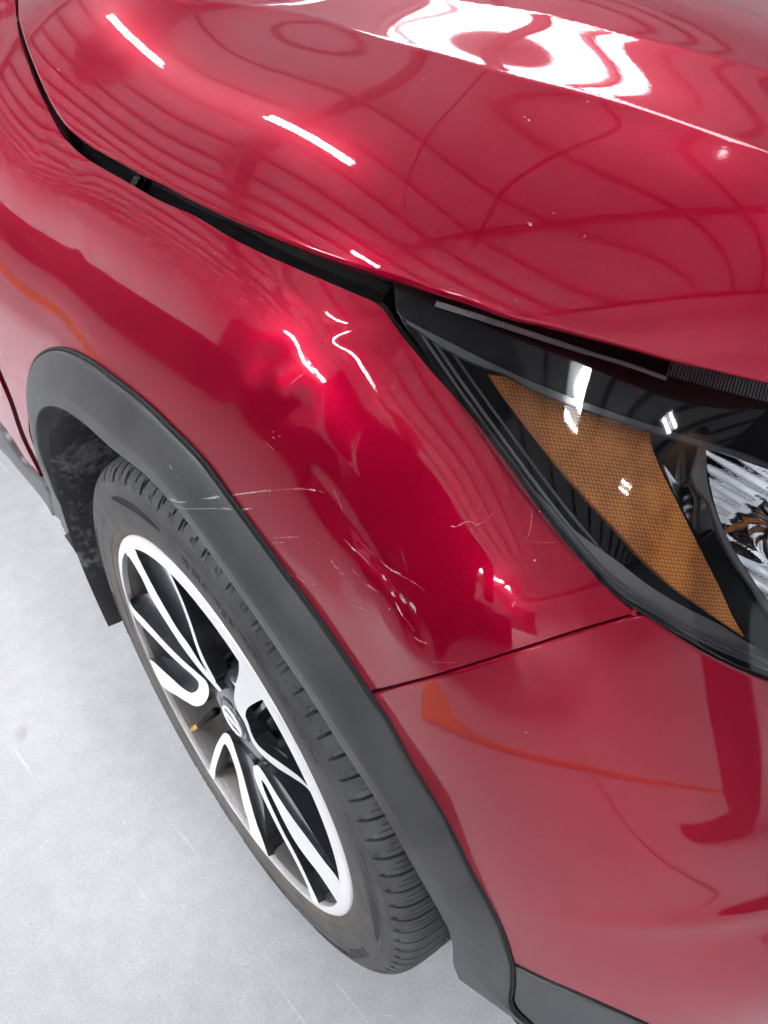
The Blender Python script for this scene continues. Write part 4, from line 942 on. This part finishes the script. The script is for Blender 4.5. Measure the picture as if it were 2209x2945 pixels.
nodes = [((1.56, 1.30, .95), (.17, .12)), ((1.64, 1.38, 1.2), (.19, .13)), ((1.68, 1.42, 1.42), (.17, .12)), ((1.46, 1.14, .86), .10), ((1.28, .80, .48), .085), ((1.235, .525, .12), .078), ((1.235, .53, .05), .066), ((1.62, 1.42, .84), .095), ((1.66, 1.48, .48), .085), ((1.70, 1.54, .12), .075),
         ((1.64, 1.20, 1.38), .07), ((1.60, 1.12, 1.15), .055), ((1.72, 1.62, 1.38), .07), ((1.70, 1.66, 1.12), .055)]
skinned('clothing', nodes, [(0, 1), (1, 2), (0, 3), (3, 4), (4, 5), (5, 6), (0, 7), (7, 8), (8, 9), (2, 10), (10, 11), (2, 12), (12, 13)], M['trousers'], p2)
skinned('shoe', [((1.235, .57, .05), (.040, .046)), ((1.235, .42, .045), (.038, .038)), ((1.23, .26, .03), (.038, .026)), ((1.225, .14, .025), (.030, .018))], [(0, 1), (1, 2), (2, 3)], M['shoe'], p2)
skinned('shoe', [((1.72, 1.58, .04), (.045, .04)), ((1.69, 1.48, .035), (.045, .032)), ((1.65, 1.38, .03), (.046, .026)), ((1.62, 1.29, .025), (.036, .018))], [(0, 1), (1, 2), (2, 3)], M['shoe'], p2)

M['cabinet'] = mat('dark_cabinet', (.012, .012, .014), .5)  # black cabinets added out of view to darken what the fender mirrors
cab = empty('reflection_cabinet', (0, 0, 0), label='x', category='tool cabinet')
bm = bmesh.new(); box(bm, (0, 0, .53), (2.2, .5, .90)); bmobj('body', bm, M['cabinet'], cab, bevel=.01)
bm = bmesh.new(); box(bm, (0, 0, .995), (2.24, .54, .03)); bmobj('top', bm, M['cabinet'], cab, bevel=.005)
for i in range(4):
    for j in range(3):
        bm = bmesh.new(); box(bm, (-.80+i*.535, .258, .24+j*.28), (.51, .016, .26)); bmobj('drawer', bm, M['cabinet'], cab, bevel=.004)
for i in (-1, 1):
    bm = bmesh.new(); box(bm, (i*1.0, 0, .04), (.12, .4, .08)); bmobj('foot', bm, M['cabinet'], cab)
for k, (cx_, lb) in enumerate(((.55, 'black steel tool cabinet of the row facing the car, nearest its front end'), (-1.72, 'black steel tool cabinet second in the row from the front of the car'), (-3.99, 'black steel tool cabinet third in the row from the front of the car'), (-6.26, 'black steel tool cabinet at the rear end of the row'))):
    if k == 0: o = cab
    else:
        o = cab.copy(); COL.objects.link(o)
        for ch in list(cab.children):
            c_ = ch.copy(); COL.objects.link(c_); c_.parent = o
    o.location = (cx_, -2.65, 0); o['label'] = lb; o['group'] = 'tool cabinets facing the car'
def head(c, parent, yaw):
    c = Vector(c); R3 = Matrix.Rotation(yaw, 3, 'Z')
    f = lambda x, y, z: tuple(c+R3 @ Vector((x, y, z)))
    skinned('head', [(f(0, 0, -.16), (.055, .055)), (f(0, .01, -.09), (.062, .062)), (f(0, .02, -.02), (.072, .085)), (f(0, .015, .04), (.077, .092)), (f(0, .0, .09), (.06, .07)), (f(0, .105, -.015), (.012, .012)), (f(.078, 0, -.01), (.008, .018)), (f(-.078, 0, -.01), (.008, .018))],
            [(0, 1), (1, 2), (2, 3), (3, 4), (2, 5), (2, 6), (2, 7)], M['skin'], parent)
    skinned('hair', [(f(0, -.03, -.03), (.068, .07)), (f(0, -.025, .05), (.085, .09)), (f(0, -.005, .10), (.07, .075))], [(0, 1), (1, 2)], M['hair'], parent)
def hand(w, d, up, parent, curl=.5, side=1):
    """palm and five bent fingers; w wrist, d towards the fingertips, up the back of the hand"""
    w, d, up = Vector(w), Vector(d).normalized(), Vector(up).normalized(); s_ = d.cross(up).normalized()*side; up = s_.cross(d).normalized()*side
    P = lambda a, b, c: tuple(w+d*a+s_*b+up*c)
    nodes = [(P(0, 0, 0), (.024, .017)), (P(.045, 0, 0), (.034, .014)), (P(.08, 0, 0), (.036, .012))]; ed = [(0, 1), (1, 2)]
    for k, (b, L) in enumerate(((-.030, .072), (-.010, .082), (.011, .077), (.030, .060))):
        i0 = len(nodes); nodes.append((P(.088, b, 0), .009)); ed.append((2, i0)); a, z = .088, 0.0
        for j, fr in enumerate((.45, .3, .25)):
            an = curl*(j+1)*.75; a += L*fr*math.cos(an); z -= L*fr*math.sin(an)
            nodes.append((P(a, b*1.02, z), .0085-.0008*j)); ed.append((len(nodes)-2, len(nodes)-1))
    i0 = len(nodes); nodes += [(P(.03, -.036, -.006), .012), (P(.055, -.056, -.018), .010), (P(.082, -.064, -.030), .009)]; ed += [(1, i0), (i0, i0+1), (i0+1, i0+2)]
    skinned('hand', nodes, ed, M['skin'], parent)
head((.28, -.90, 1.72), person, 0); head((1.69, 1.43, 1.66), p2, math.radians(90))
hand((.61, -.77, .90), (0, .1, -1), (-1, 0, 0), person, .35, 1); hand((-.07, -.77, .90), (0, .1, -1), (1, 0, 0), person, .35, -1)
for sx in (.44, -.04): skinned('shoe', [((sx, -1.08, .05), (.05, .045)), ((sx, -.98, .045), (.05, .04)), ((sx, -.88, .035), (.052, .03)), ((sx, -.80, .03), (.04, .022))], [(0, 1), (1, 2), (2, 3)], M['shoe'], person)
hand((1.60, 1.12, 1.13), (0, -.2, -1), (1, 0, 0), p2, .35, 1); hand((1.70, 1.66, 1.10), (0, .1, -1), (1, 0, 0), p2, .35, -1)
